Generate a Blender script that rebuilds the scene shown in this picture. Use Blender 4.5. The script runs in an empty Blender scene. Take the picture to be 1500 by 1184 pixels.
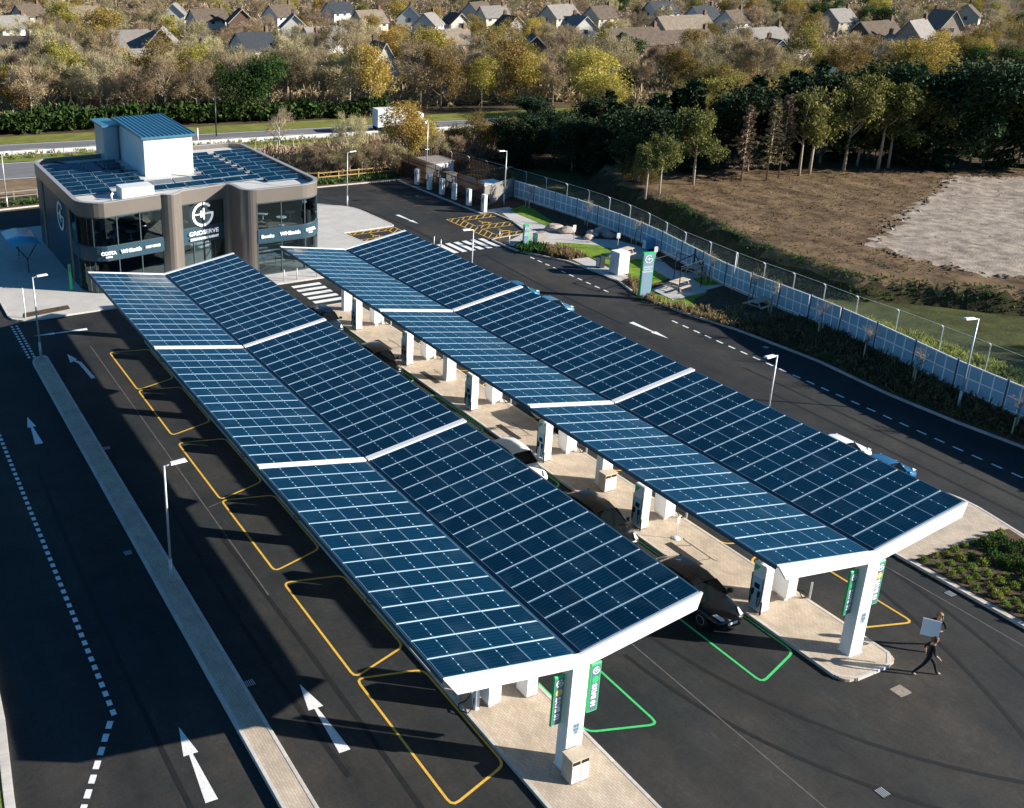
import bpy, bmesh, math, random
from mathutils import Vector, Matrix, Euler
rnd = random.Random(7)
S = bpy.context.scene
COL = S.collection
R = math.radians

# ------------------------------------------------------------------ camera
F, CX, CY = 1530.856, 493.38, 484.01          # pinhole fitted on the canopies, pixels of a 1500 x 1184 frame
YAW, PITCH = -0.4525, 0.3623
CAM = Vector((-19.612, -22.164, 27.13))
fwd = Vector((-math.sin(YAW)*math.cos(PITCH), math.cos(YAW)*math.cos(PITCH), -math.sin(PITCH)))
rgt = Vector((math.cos(YAW), math.sin(YAW), 0)); upv = rgt.cross(fwd)
cd = bpy.data.cameras.new('camera'); cam = bpy.data.objects.new('camera', cd); COL.objects.link(cam)
cam.matrix_world = Matrix(((rgt.x, upv.x, -fwd.x, CAM.x), (rgt.y, upv.y, -fwd.y, CAM.y), (rgt.z, upv.z, -fwd.z, CAM.z), (0, 0, 0, 1)))
cd.sensor_width = 36; cd.sensor_fit = 'HORIZONTAL'; cd.lens = F/1500*36
cd.shift_x = (750-CX)/1500; cd.shift_y = -(592-CY)/1500
cd.clip_start = 1; cd.clip_end = 3000
S.camera = cam
S.render.resolution_x = 1024; S.render.resolution_y = 808

def gp(px, py, z=0.0):
    "point where the ray through a photo pixel meets the level z"
    d = rgt*((px-CX)/F) - upv*((py-CY)/F) + fwd
    t = (z-CAM.z)/d.z
    return CAM + d*t

# ------------------------------------------------------------------ light
SUN_EL, SUN_AZ = 21.2, 127.0                  # azimuth clockwise from +y
w = bpy.data.worlds.new('World'); S.world = w; w.use_nodes = True
nt = w.node_tree; bg = nt.nodes['Background']
sky = nt.nodes.new('ShaderNodeTexSky'); sky.sky_type = 'NISHITA'; sky.sun_disc = False
sky.sun_elevation = R(SUN_EL); sky.sun_rotation = R(SUN_AZ); sky.air_density = 1.0; sky.dust_density = 0.3; sky.ozone_density = 6.0
tint = nt.nodes.new('ShaderNodeMix'); tint.data_type = 'RGBA'; tint.blend_type = 'MULTIPLY'; tint.inputs[0].default_value = 1.0; tint.inputs[7].default_value = (0.55, 0.98, 1.08, 1)   # even, clean winter-blue sky
nt.links.new(sky.outputs[0], tint.inputs[6]); nt.links.new(tint.outputs[2], bg.inputs[0]); bg.inputs[1].default_value = 0.05
sd = bpy.data.lights.new('sun', 'SUN'); sun = bpy.data.objects.new('sun', sd); COL.objects.link(sun)
sd.energy = 5.0; sd.angle = R(0.5); sd.color = (1.0, 0.93, 0.83)
tosun = Vector((math.sin(R(SUN_AZ))*math.cos(R(SUN_EL)), math.cos(R(SUN_AZ))*math.cos(R(SUN_EL)), math.sin(R(SUN_EL))))
sun.rotation_euler = tosun.to_track_quat('Z', 'Y').to_euler(); sun.location = (60, -60, 60)
S.view_settings.view_transform = 'Standard'; S.view_settings.look = 'None'
S.view_settings.exposure = 1.2; S.view_settings.gamma = 1.0; S.view_settings.use_curve_mapping = False

# ------------------------------------------------------------------ materials
MATS = {}
def mat(name, col, rough=0.7, spec=0.4, metal=0.0, vary=0.0, vscale=4.0, col2=None, bump=0.0, bscale=30.0, emit=0.0, coat=0.0, stretch=None, rand=0.0, detail=6):
    if name in MATS: return MATS[name]
    m = bpy.data.materials.new(name); m.use_nodes = True; n = m.node_tree.nodes; L = m.node_tree.links
    p = n['Principled BSDF']; p.inputs['Roughness'].default_value = rough; p.inputs['Specular IOR Level'].default_value = spec
    p.inputs['Metallic'].default_value = metal; p.inputs['Base Color'].default_value = (*col, 1); p.inputs['Coat Weight'].default_value = coat
    out = None
    tc = None
    if vary or bump or col2:
        tc = n.new('ShaderNodeTexCoord'); src = tc.outputs['Object']
        if stretch:
            mp = n.new('ShaderNodeMapping'); mp.inputs['Scale'].default_value = stretch; L.new(src, mp.inputs[0]); src = mp.outputs[0]
    if vary or col2:
        nz = n.new('ShaderNodeTexNoise'); nz.inputs['Scale'].default_value = vscale; nz.inputs['Detail'].default_value = detail; nz.inputs['Roughness'].default_value = 0.65
        L.new(src, nz.inputs['Vector'])
        cr = n.new('ShaderNodeValToRGB'); cr.color_ramp.elements[0].position = 0.32; cr.color_ramp.elements[1].position = 0.68
        c2 = col2 or tuple(min(1, c*(1+vary)) for c in col); c1 = col if col2 else tuple(c*(1-vary) for c in col)
        cr.color_ramp.elements[0].color = (*c1, 1); cr.color_ramp.elements[1].color = (*c2, 1)
        L.new(nz.outputs['Fac'], cr.inputs[0]); out = cr.outputs[0]
    if rand:
        oi = n.new('ShaderNodeObjectInfo'); hs = n.new('ShaderNodeHueSaturation')
        ma = n.new('ShaderNodeMapRange'); ma.inputs['To Min'].default_value = 1-rand; ma.inputs['To Max'].default_value = 1+rand
        L.new(oi.outputs['Random'], ma.inputs[0]); L.new(ma.outputs[0], hs.inputs['Value'])
        if out: L.new(out, hs.inputs['Color'])
        else: hs.inputs['Color'].default_value = (*col, 1)
        out = hs.outputs[0]
    if out: L.new(out, p.inputs['Base Color'])
    if bump:
        nb = n.new('ShaderNodeTexNoise'); nb.inputs['Scale'].default_value = bscale; nb.inputs['Detail'].default_value = 5
        L.new(src, nb.inputs['Vector']); b = n.new('ShaderNodeBump'); b.inputs['Strength'].default_value = bump; b.inputs['Distance'].default_value = 0.05
        L.new(nb.outputs['Fac'], b.inputs['Height']); L.new(b.outputs[0], p.inputs['Normal'])
    if emit:
        p.inputs['Emission Color'].default_value = (*col, 1); p.inputs['Emission Strength'].default_value = emit
    MATS[name] = m; return m

def asphalt(name, base, warm, streak=(0.25, 0.03, 1)):
    m = bpy.data.materials.new(name); m.use_nodes = True; n = m.node_tree.nodes; L = m.node_tree.links; p = n['Principled BSDF']
    p.inputs['Roughness'].default_value = 0.82; p.inputs['Specular IOR Level'].default_value = 0.3
    tc = n.new('ShaderNodeTexCoord')
    def noise(scale, det, stretch=None):
        z = n.new('ShaderNodeTexNoise'); z.inputs['Scale'].default_value = scale; z.inputs['Detail'].default_value = det; z.inputs['Roughness'].default_value = 0.7
        s = tc.outputs['Object']
        if stretch:
            mp = n.new('ShaderNodeMapping'); mp.inputs['Scale'].default_value = stretch; L.new(s, mp.inputs[0]); s = mp.outputs[0]
        L.new(s, z.inputs['Vector']); return z.outputs['Fac']
    def ramp(f, a, b, c1, c2):
        r = n.new('ShaderNodeValToRGB'); e = r.color_ramp.elements; e[0].position = a; e[1].position = b; e[0].color = (*c1, 1); e[1].color = (*c2, 1); L.new(f, r.inputs[0]); return r.outputs[0]
    def mix(kind, fac, a, b):
        x = n.new('ShaderNodeMix'); x.data_type = 'RGBA'; x.blend_type = kind
        if isinstance(fac, float): x.inputs[0].default_value = fac
        else: L.new(fac, x.inputs[0])
        L.new(a, x.inputs[6]); L.new(b, x.inputs[7]); return x.outputs[2]
    c = ramp(noise(0.10, 5), 0.35, 0.68, base, warm)
    c = mix('MULTIPLY', 1.0, c, ramp(noise(1.0, 4, streak), 0.38, 0.62, (0.74, 0.74, 0.76), (1.22, 1.2, 1.17)))
    c = mix('MULTIPLY', 1.0, c, ramp(noise(0.55, 7), 0.3, 0.75, (0.66, 0.68, 0.70), (1.36, 1.32, 1.28)))
    c = mix('MULTIPLY', 1.0, c, ramp(noise(5.0, 8), 0.3, 0.7, (0.74, 0.74, 0.75), (1.3, 1.29, 1.28)))
    c = mix('MULTIPLY', 1.0, c, ramp(noise(26, 3), 0.3, 0.72, (0.66, 0.66, 0.66), (1.5, 1.5, 1.5)))
    sc = noise(2.2, 9, (1.6, 0.16, 1)); c = mix('ADD', 1.0, c, ramp(sc, 0.60, 0.80, (0, 0, 0), (0.035, 0.032, 0.028)))
    c = mix('ADD', 1.0, c, ramp(noise(7.0, 10, (1, 0.07, 1)), 0.66, 0.80, (0, 0, 0), (0.030, 0.029, 0.028)))
    L.new(c, p.inputs['Base Color'])
    b = n.new('ShaderNodeBump'); b.inputs['Strength'].default_value = 0.35; b.inputs['Distance'].default_value = 0.02; L.new(noise(45, 4), b.inputs['Height']); L.new(b.outputs[0], p.inputs['Normal'])
    MATS[name] = m; return m

def paver(name, c1, c2, mortar, bw=0.21, bh=0.105):
    m = bpy.data.materials.new(name); m.use_nodes = True; n = m.node_tree.nodes; L = m.node_tree.links; p = n['Principled BSDF']; p.inputs['Roughness'].default_value = 0.8
    tc = n.new('ShaderNodeTexCoord'); mp = n.new('ShaderNodeMapping'); mp.inputs['Rotation'].default_value = (0, 0, R(90)); L.new(tc.outputs['Object'], mp.inputs[0])
    br = n.new('ShaderNodeTexBrick'); br.inputs['Scale'].default_value = 1; br.inputs['Brick Width'].default_value = bw; br.inputs['Row Height'].default_value = bh
    br.inputs['Mortar Size'].default_value = 0.006; br.inputs['Color1'].default_value = (*c1, 1); br.inputs['Color2'].default_value = (*c2, 1); br.inputs['Mortar'].default_value = (*mortar, 1)
    L.new(mp.outputs[0], br.inputs['Vector'])
    nz = n.new('ShaderNodeTexNoise'); nz.inputs['Scale'].default_value = 1.2; nz.inputs['Detail'].default_value = 7; L.new(tc.outputs['Object'], nz.inputs['Vector'])
    mr = n.new('ShaderNodeMapRange'); mr.inputs['From Min'].default_value = .3; mr.inputs['From Max'].default_value = .7; mr.inputs['To Min'].default_value = 0.8; mr.inputs['To Max'].default_value = 1.12; L.new(nz.outputs['Fac'], mr.inputs[0])
    hs = n.new('ShaderNodeHueSaturation'); L.new(mr.outputs[0], hs.inputs['Value']); L.new(br.outputs['Color'], hs.inputs['Color']); L.new(hs.outputs[0], p.inputs['Base Color'])
    b = n.new('ShaderNodeBump'); b.inputs['Strength'].default_value = 0.4; b.inputs['Distance'].default_value = 0.01; L.new(br.outputs['Fac'], b.inputs['Height']); b.invert = True; L.new(b.outputs[0], p.inputs['Normal'])
    MATS[name] = m; return m

def leafmat(name, c1, c2, rand=0.25, trans=0.3, vscale=0.9):
    m = bpy.data.materials.new(name); m.use_nodes = True; n = m.node_tree.nodes; L = m.node_tree.links
    p = n['Principled BSDF']; p.inputs['Roughness'].default_value = 0.75; p.inputs['Specular IOR Level'].default_value = 0.15
    tc = n.new('ShaderNodeTexCoord'); nz = n.new('ShaderNodeTexNoise'); nz.inputs['Scale'].default_value = vscale; nz.inputs['Detail'].default_value = 4
    L.new(tc.outputs['Object'], nz.inputs['Vector'])
    wn = n.new('ShaderNodeTexWhiteNoise'); geo = n.new('ShaderNodeNewGeometry'); oi = n.new('ShaderNodeObjectInfo')
    wn.noise_dimensions = '1D'; L.new(geo.outputs['Random Per Island'], wn.inputs['W'])
    ad = n.new('ShaderNodeMath'); ad.operation = 'MULTIPLY_ADD'; ad.inputs[1].default_value = 0.45; L.new(wn.outputs['Value'], ad.inputs[0]); L.new(nz.outputs['Fac'], ad.inputs[2])
    cr = n.new('ShaderNodeValToRGB'); cr.color_ramp.elements[0].position = 0.4; cr.color_ramp.elements[1].position = 1.0
    cr.color_ramp.elements[0].color = (*c1, 1); cr.color_ramp.elements[1].color = (*c2, 1); L.new(ad.outputs[0], cr.inputs[0])
    hs = n.new('ShaderNodeHueSaturation'); mr = n.new('ShaderNodeMapRange'); mr.inputs['To Min'].default_value = 1-rand; mr.inputs['To Max'].default_value = 1+rand
    L.new(oi.outputs['Random'], mr.inputs[0]); L.new(mr.outputs[0], hs.inputs['Value'])
    wn2 = n.new('ShaderNodeTexWhiteNoise'); wn2.noise_dimensions = '1D'; L.new(oi.outputs['Random'], wn2.inputs['W'])
    mh = n.new('ShaderNodeMapRange'); mh.inputs['To Min'].default_value = 0.48; mh.inputs['To Max'].default_value = 0.535; L.new(wn2.outputs['Value'], mh.inputs[0]); L.new(mh.outputs[0], hs.inputs['Hue'])
    L.new(cr.outputs[0], hs.inputs['Color']); L.new(hs.outputs[0], p.inputs['Base Color'])
    tr = n.new('ShaderNodeBsdfTranslucent'); L.new(hs.outputs[0], tr.inputs['Color']); ms = n.new('ShaderNodeMixShader'); ms.inputs[0].default_value = trans
    L.new(p.outputs[0], ms.inputs[1]); L.new(tr.outputs[0], ms.inputs[2]); L.new(ms.outputs[0], n['Material Output'].inputs['Surface'])
    MATS[name] = m; return m

def glassmat(name, tint, through=0.5, rough=0.02, refl=1.0):
    m = bpy.data.materials.new(name); m.use_nodes = True; n = m.node_tree.nodes; L = m.node_tree.links
    n.remove(n['Principled BSDF'])
    tr = n.new('ShaderNodeBsdfTransparent'); tr.inputs[0].default_value = (*[through*t for t in tint], 1)
    gl = n.new('ShaderNodeBsdfGlossy'); gl.inputs['Roughness'].default_value = rough; gl.inputs['Color'].default_value = (0.8*refl, 0.95*refl, 1.0*refl, 1)
    fr = n.new('ShaderNodeFresnel'); fr.inputs[0].default_value = 1.75; ms = n.new('ShaderNodeMixShader')
    L.new(fr.outputs[0], ms.inputs[0]); L.new(tr.outputs[0], ms.inputs[1]); L.new(gl.outputs[0], ms.inputs[2]); L.new(ms.outputs[0], n['Material Output'].inputs['Surface'])
    MATS[name] = m; return m

def pvmat(name, col, cell, line, nx, ny, dots=True):
    "photovoltaic glass: cells and ribbons from the panel's UV"
    m = bpy.data.materials.new(name); m.use_nodes = True; n = m.node_tree.nodes; L = m.node_tree.links; p = n['Principled BSDF']
    p.inputs['Specular IOR Level'].default_value = 0.85; p.inputs['IOR'].default_value = 1.5
    ge = n.new('ShaderNodeNewGeometry'); dn = n.new('ShaderNodeTexNoise'); dn.inputs['Scale'].default_value = 0.7; dn.inputs['Detail'].default_value = 7; L.new(ge.outputs['Position'], dn.inputs['Vector']); dr = n.new('ShaderNodeMapRange'); dr.inputs['From Min'].default_value = .35; dr.inputs['From Max'].default_value = .7; dr.inputs['To Min'].default_value = .06; dr.inputs['To Max'].default_value = .2; L.new(dn.outputs['Fac'], dr.inputs[0]); L.new(dr.outputs[0], p.inputs['Roughness'])
    uv = n.new('ShaderNodeUVMap'); sp = n.new('ShaderNodeSeparateXYZ'); L.new(uv.outputs[0], sp.inputs[0])
    def mth(op, a, b=None, c=None):
        k = n.new('ShaderNodeMath'); k.operation = op
        for i, v in enumerate((a, b, c)):
            if v is None: continue
            if isinstance(v, (int, float)): k.inputs[i].default_value = v
            else: L.new(v, k.inputs[i])
        return k.outputs[0]
    def stripe(c, num, wd):
        f = mth('FRACT', mth('MULTIPLY', c, num)); return mth('LESS_THAN', mth('ABSOLUTE', mth('SUBTRACT', f, 0.5)), wd)
    def edge(c, num, wd):
        f = mth('FRACT', mth('MULTIPLY', c, num)); return mth('GREATER_THAN', mth('ABSOLUTE', mth('SUBTRACT', f, 0.5)), 0.5-wd)
    rows = edge(sp.outputs[1], ny, 0.16)                      # dark gaps between cell strings
    ribb = stripe(sp.outputs[1], ny, 0.07)
    mid = mth('LESS_THAN', mth('ABSOLUTE', mth('SUBTRACT', sp.outputs[0], 0.5)), 0.006)
    c0 = n.new('ShaderNodeMix'); c0.data_type = 'RGBA'; c0.inputs[6].default_value = (*col, 1); c0.inputs[7].default_value = (*cell, 1); L.new(rows, c0.inputs[0])
    oi = n.new('ShaderNodeObjectInfo'); mr = n.new('ShaderNodeMapRange'); mr.inputs['To Min'].default_value = 0.78; mr.inputs['To Max'].default_value = 1.22; L.new(oi.outputs['Random'], mr.inputs[0])
    hs = n.new('ShaderNodeHueSaturation'); L.new(mr.outputs[0], hs.inputs['Value']); L.new(c0.outputs[2], hs.inputs['Color'])
    last = hs.outputs[0]
    if dots:
        c1 = n.new('ShaderNodeMix'); c1.data_type = 'RGBA'; c1.inputs[7].default_value = (0.06, 0.20, 0.32, 1); L.new(mid, c1.inputs[0]); L.new(last, c1.inputs[6])
        d = mth('MULTIPLY', mth('LESS_THAN', mth('ABSOLUTE', mth('SUBTRACT', sp.outputs[0], 0.5)), 0.014), stripe(sp.outputs[1], 3, 0.085))
        c2 = n.new('ShaderNodeMix'); c2.data_type = 'RGBA'; c2.inputs[7].default_value = (*line, 1); L.new(d, c2.inputs[0]); L.new(c1.outputs[2], c2.inputs[6]); last = c2.outputs[2]
    du = n.new('ShaderNodeMix'); du.data_type = 'RGBA'; du.blend_type = 'ADD'; du.inputs[0].default_value = 1.0; dv = n.new('ShaderNodeValToRGB'); dv.color_ramp.elements[0].position = .5; dv.color_ramp.elements[1].position = .8; dv.color_ramp.elements[0].color = (0, 0, 0, 1); dv.color_ramp.elements[1].color = (.012, .02, .026, 1)
    L.new(dn.outputs['Fac'], dv.inputs[0]); L.new(last, du.inputs[6]); L.new(dv.outputs[0], du.inputs[7]); L.new(du.outputs[2], p.inputs['Base Color'])
    MATS[name] = m; return m

ASPH = asphalt('asphalt', (0.011, 0.017, 0.020), (0.037, 0.033, 0.029))
ASPD = asphalt('asphalt_dark', (0.016, 0.018, 0.021), (0.024, 0.025, 0.027))  # darker asphalt for the strips along the east kerb
PAVE = paver('block_paving', (0.47, 0.38, 0.285), (0.55, 0.46, 0.36), (0.30, 0.24, 0.18))
PAVG = paver('grey_paving', (0.30, 0.27, 0.23), (0.36, 0.33, 0.28), (0.20, 0.18, 0.15))
CONC = mat('pale_concrete', (0.46, 0.44, 0.41), 0.85, 0.3, vary=0.10, vscale=0.6, bump=0.15, bscale=12)
KERB = mat('kerb_concrete', (0.50, 0.465, 0.42), 0.85, 0.3, vary=0.18, vscale=2.0, rand=0.12)
WHITE = mat('white_powder_coat', (0.80, 0.80, 0.79), 0.38, 0.5, vary=0.03, vscale=1.5)
WHITE2 = mat('white_panel', (0.78, 0.78, 0.77), 0.5, 0.4, vary=0.05, vscale=0.8)
PAINTW = mat('white_road_paint', (0.74, 0.74, 0.72), 0.6, 0.4, vary=0.22, vscale=9, bump=0.2, bscale=60)
PAINTY = mat('yellow_road_paint', (0.66, 0.40, 0.055), 0.6, 0.4, vary=0.18, vscale=8, bump=0.2, bscale=60)
PAINTG = mat('green_road_paint', (0.06, 0.55, 0.16), 0.6, 0.4, vary=0.18, vscale=8, bump=0.2, bscale=60)
FADED = mat('worn_line', (0.11, 0.10, 0.095), 0.7, 0.3, vary=0.35, vscale=3)
PV = pvmat('solar_glass', (0.001, 0.022, 0.045), (0.0005, 0.008, 0.018), (0.6, 0.66, 0.7), 10, 6)
PVR = pvmat('roof_solar_glass', (0.002, 0.022, 0.045), (0.001, 0.01, 0.02), (0.3, 0.3, 0.3), 10, 6, False)
ALU = mat('anodised_frame', (0.42, 0.58, 0.70), 0.35, 0.5, 0.3)
GALV = mat('galvanised_steel', (0.52, 0.54, 0.56), 0.45, 0.5, 0.35, vary=0.1, vscale=6)
DARKM = mat('dark_metal', (0.02, 0.025, 0.03), 0.4, 0.5)
BLACK = mat('black_rubber', (0.012, 0.012, 0.013), 0.7, 0.3)
NAVY = mat('navy_cladding', (0.012, 0.045, 0.075), 0.4, 0.5, vary=0.1, vscale=0.7)
TAUPE = mat('taupe_metal', (0.205, 0.178, 0.155), 0.33, 0.5, 0.35, vary=0.06, vscale=0.5)
GREEN = mat('signal_green', (0.03, 0.50, 0.15), 0.45, 0.4)
GREY = mat('slate_grey_sign', (0.10, 0.16, 0.21), 0.4, 0.5)
TEALP = mat('blue_grey_panel', (0.16, 0.30, 0.40), 0.4, 0.5)
TIMBER = mat('brown_timber', (0.27, 0.185, 0.11), 0.8, 0.2, vary=0.25, vscale=3, stretch=(1, 1, 12))
TIMBL = mat('pale_timber', (0.50, 0.42, 0.32), 0.8, 0.2, vary=0.2, vscale=3, stretch=(6, 6, 1), bump=0.1, bscale=20)
TIMBD = mat('dark_timber', (0.070, 0.044, 0.026), 0.85, 0.2, vary=0.3, vscale=2.5, stretch=(3, 3, 0.5))
TIMBG = mat('grey_timber', (0.24, 0.22, 0.20), 0.85, 0.2, vary=0.25, vscale=2.5)
SOIL = mat('bark_mulch', (0.050, 0.034, 0.022), 0.95, 0.1, col2=(0.12, 0.085, 0.055), vscale=2.2, bump=0.9, bscale=9)
LAWN = mat('lawn', (0.10, 0.19, 0.02), 0.95, 0.1, col2=(0.20, 0.29, 0.04), vscale=1.5, bump=0.8, bscale=28)
VERGE = mat('verge_grass', (0.10, 0.13, 0.03), 0.95, 0.1, col2=(0.24, 0.25, 0.06), vscale=0.45, bump=0.8, bscale=6)
LITTER = mat('leaf_litter', (0.055, 0.042, 0.025), 0.95, 0.1, col2=(0.13, 0.10, 0.055), vscale=0.25, bump=0.7, bscale=3)
DIRT = mat('rough_field', (0.060, 0.040, 0.026), 0.95, 0.1, col2=(0.23, 0.155, 0.088), vscale=0.55, bump=1.0, bscale=3.2, stretch=(1, 0.55, 1), detail=12)
RUBBLE = mat('pale_rubble', (0.15, 0.12, 0.095), 0.95, 0.1, col2=(0.44, 0.375, 0.31), vscale=0.9, detail=14, bump=1.0, bscale=7)
ROADFAR = mat('highway_asphalt', (0.16, 0.16, 0.165), 0.85, 0.3, vary=0.2, vscale=0.3, stretch=(0.2, 2, 1))
MESHG = mat('translucent_sheet', (0.27, 0.45, 0.57), 0.3, 0.5, vary=0.06, vscale=1.2)
GLASS = glassmat('window_glass', (0.86, 0.96, 1.0), 0.85)
CARGL = mat('car_glass', (0.004, 0.007, 0.009), 0.05, 0.3)
SKIN = mat('skin', (0.42, 0.24, 0.16), 0.6, 0.3)

# ------------------------------------------------------------------ mesh helpers
def tag(o, label=None, cat=None, group=None, kind=None):
    if label: o['label'] = label
    if cat: o['category'] = cat
    if group: o['group'] = group
    if kind: o['kind'] = kind
    return o
def link(o, parent=None):
    COL.objects.link(o)
    if parent: o.parent = parent
    return o
def empty(name, loc=(0, 0, 0), rz=0.0, label=None, cat=None, group=None):
    o = bpy.data.objects.new(name, None); o.location = loc; o.rotation_euler = (0, 0, rz); o.empty_display_size = 0.3
    return tag(link(o), label, cat, group)
def inst(name, me, parent, loc=(0, 0, 0), rot=(0, 0, 0), scale=(1, 1, 1)):
    o = bpy.data.objects.new(name, me); o.location = loc; o.rotation_euler = rot; o.scale = scale
    return link(o, parent)
def copy_tree(o, parent=None):
    c = o.copy(); link(c)
    c.parent = parent
    for ch in o.children: copy_tree(ch, c)
    return c

class MB:
    def __init__(s): s.v = []; s.f = []; s.m = []; s.uv = {}
    def add(s, vs, fs, mi=0):
        k = len(s.v); s.v += [tuple(v) for v in vs]; s.f += [tuple(i+k for i in f) for f in fs]; s.m += [mi]*len(fs); return s
    def box(s, x0, x1, y0, y1, z0, z1, mi=0):
        return s.add([(x0, y0, z0), (x1, y0, z0), (x1, y1, z0), (x0, y1, z0), (x0, y0, z1), (x1, y0, z1), (x1, y1, z1), (x0, y1, z1)],
                     [(3, 2, 1, 0), (4, 5, 6, 7), (0, 1, 5, 4), (1, 2, 6, 5), (2, 3, 7, 6), (3, 0, 4, 7)], mi)
    def cbox(s, x0, x1, y0, y1, z0, z1, c=0.02, mi=0):
        "box with chamfered vertical edges and top rim"
        def ring(i, z): return [(x0+c+i, y0+i, z), (x1-c-i, y0+i, z), (x1-i, y0+c+i, z), (x1-i, y1-c-i, z), (x1-c-i, y1-i, z), (x0+c+i, y1-i, z), (x0+i, y1-c-i, z), (x0+i, y0+c+i, z)]
        vs = ring(0, z0)+ring(0, z1-c)+ring(c, z1)
        fs = [tuple(range(7, -1, -1)), tuple(range(16, 24))]
        for k in (0, 8):
            for i in range(8): j = (i+1) % 8; fs.append((k+i, k+j, k+8+j, k+8+i))
        return s.add(vs, fs, mi)
    def prism(s, poly, z0, z1, mi=0, top=None):
        n = len(poly); f0 = (lambda p: z0) if not callable(z0) else z0
        vs = [(p[0], p[1], z0) for p in poly]+[(p[0], p[1], z1) for p in poly]
        a = sum(poly[i][0]*poly[(i+1) % n][1]-poly[(i+1) % n][0]*poly[i][1] for i in range(n))
        ix = range(n) if a > 0 else range(n-1, -1, -1); ix = list(ix)
        fs = [tuple(reversed(ix)), tuple(i+n for i in ix)]
        for k in range(n): i, j = ix[k], ix[(k+1) % n]; fs.append((i, j, j+n, i+n))
        return s.add(vs, fs, mi)
    def sheet(s, poly, z, mi=0):
        n = len(poly); a = sum(poly[i][0]*poly[(i+1) % n][1]-poly[(i+1) % n][0]*poly[i][1] for i in range(n))
        p = poly if a > 0 else poly[::-1]
        return s.add([(q[0], q[1], z) for q in p], [tuple(range(n))], mi)
    def tube(s, pts, r, n=8, mi=0, r2=None, cap=True):
        pts = [Vector(p) for p in pts]; m = len(pts); rings = []
        for i, p in enumerate(pts):
            d = (pts[min(i+1, m-1)]-pts[max(i-1, 0)]).normalized()
            a = d.cross(Vector((0, 0, 1))); a = a.normalized() if a.length > 1e-4 else Vector((1, 0, 0)); b = d.cross(a)
            rr = r if r2 is None else r+(r2-r)*i/(m-1)
            rings.append([p+(a*math.cos(2*math.pi*k/n)+b*math.sin(2*math.pi*k/n))*rr for k in range(n)])
        vs = [v for rg in rings for v in rg]; fs = []
        for i in range(m-1):
            for k in range(n): l = (k+1) % n; fs.append((i*n+k, i*n+l, (i+1)*n+l, (i+1)*n+k))
        if cap: fs.append(tuple(range(n-1, -1, -1))); fs.append(tuple((m-1)*n+k for k in range(n)))
        return s.add(vs, fs, mi)
    def lathe(s, prof, n=16, cx=0, cy=0, mi=0):
        vs = [(cx+r*math.cos(2*math.pi*k/n), cy+r*math.sin(2*math.pi*k/n), z) for r, z in prof for k in range(n)]; fs = []
        for i in range(len(prof)-1):
            for k in range(n): l = (k+1) % n; fs.append((i*n+k, i*n+l, (i+1)*n+l, (i+1)*n+k))
        fs.append(tuple(range(n-1, -1, -1))); fs.append(tuple((len(prof)-1)*n+k for k in range(n)))
        return s.add(vs, fs, mi)
    def mesh(s, name, mats, smooth=False, fix=False):
        me = bpy.data.meshes.new(name); me.from_pydata(s.v, [], s.f)
        for m in (mats if isinstance(mats, (list, tuple)) else [mats]): me.materials.append(m)
        me.polygons.foreach_set('material_index', s.m)
        if smooth: me.polygons.foreach_set('use_smooth', [True]*len(s.f))
        me.update()
        if fix:
            bm = bmesh.new(); bm.from_mesh(me); bmesh.ops.recalc_face_normals(bm, faces=bm.faces); bm.to_mesh(me); bm.free()
        return me
    def build(s, name, mats, parent=None, smooth=False, loc=(0, 0, 0), rot=(0, 0, 0), fix=False, kind=None):
        o = inst(name, s.mesh(name, mats, smooth, fix), parent, loc, rot)
        if kind: o['kind'] = kind
        return o

def text_mesh(txt, size, m, bold=0.0, depth=0.01, spacing=1.0):
    cu = bpy.data.curves.new('txt', 'FONT'); cu.body = txt; cu.size = size; cu.align_x = 'CENTER'; cu.align_y = 'CENTER'
    cu.extrude = depth; cu.offset = bold; cu.space_character = spacing; cu.resolution_u = 3
    o = bpy.data.objects.new('txt', cu); COL.objects.link(o); dg = bpy.context.evaluated_depsgraph_get()
    me = bpy.data.meshes.new_from_object(o.evaluated_get(dg)); me.materials.clear(); me.materials.append(m)
    COL.objects.unlink(o); bpy.data.objects.remove(o); return me
def text(txt, size, m, parent, loc, rot, bold=0.0, name='lettering', depth=0.01, spacing=1.0):
    return inst(name, text_mesh(txt, size, m, bold, depth, spacing), parent, loc, rot)

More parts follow.
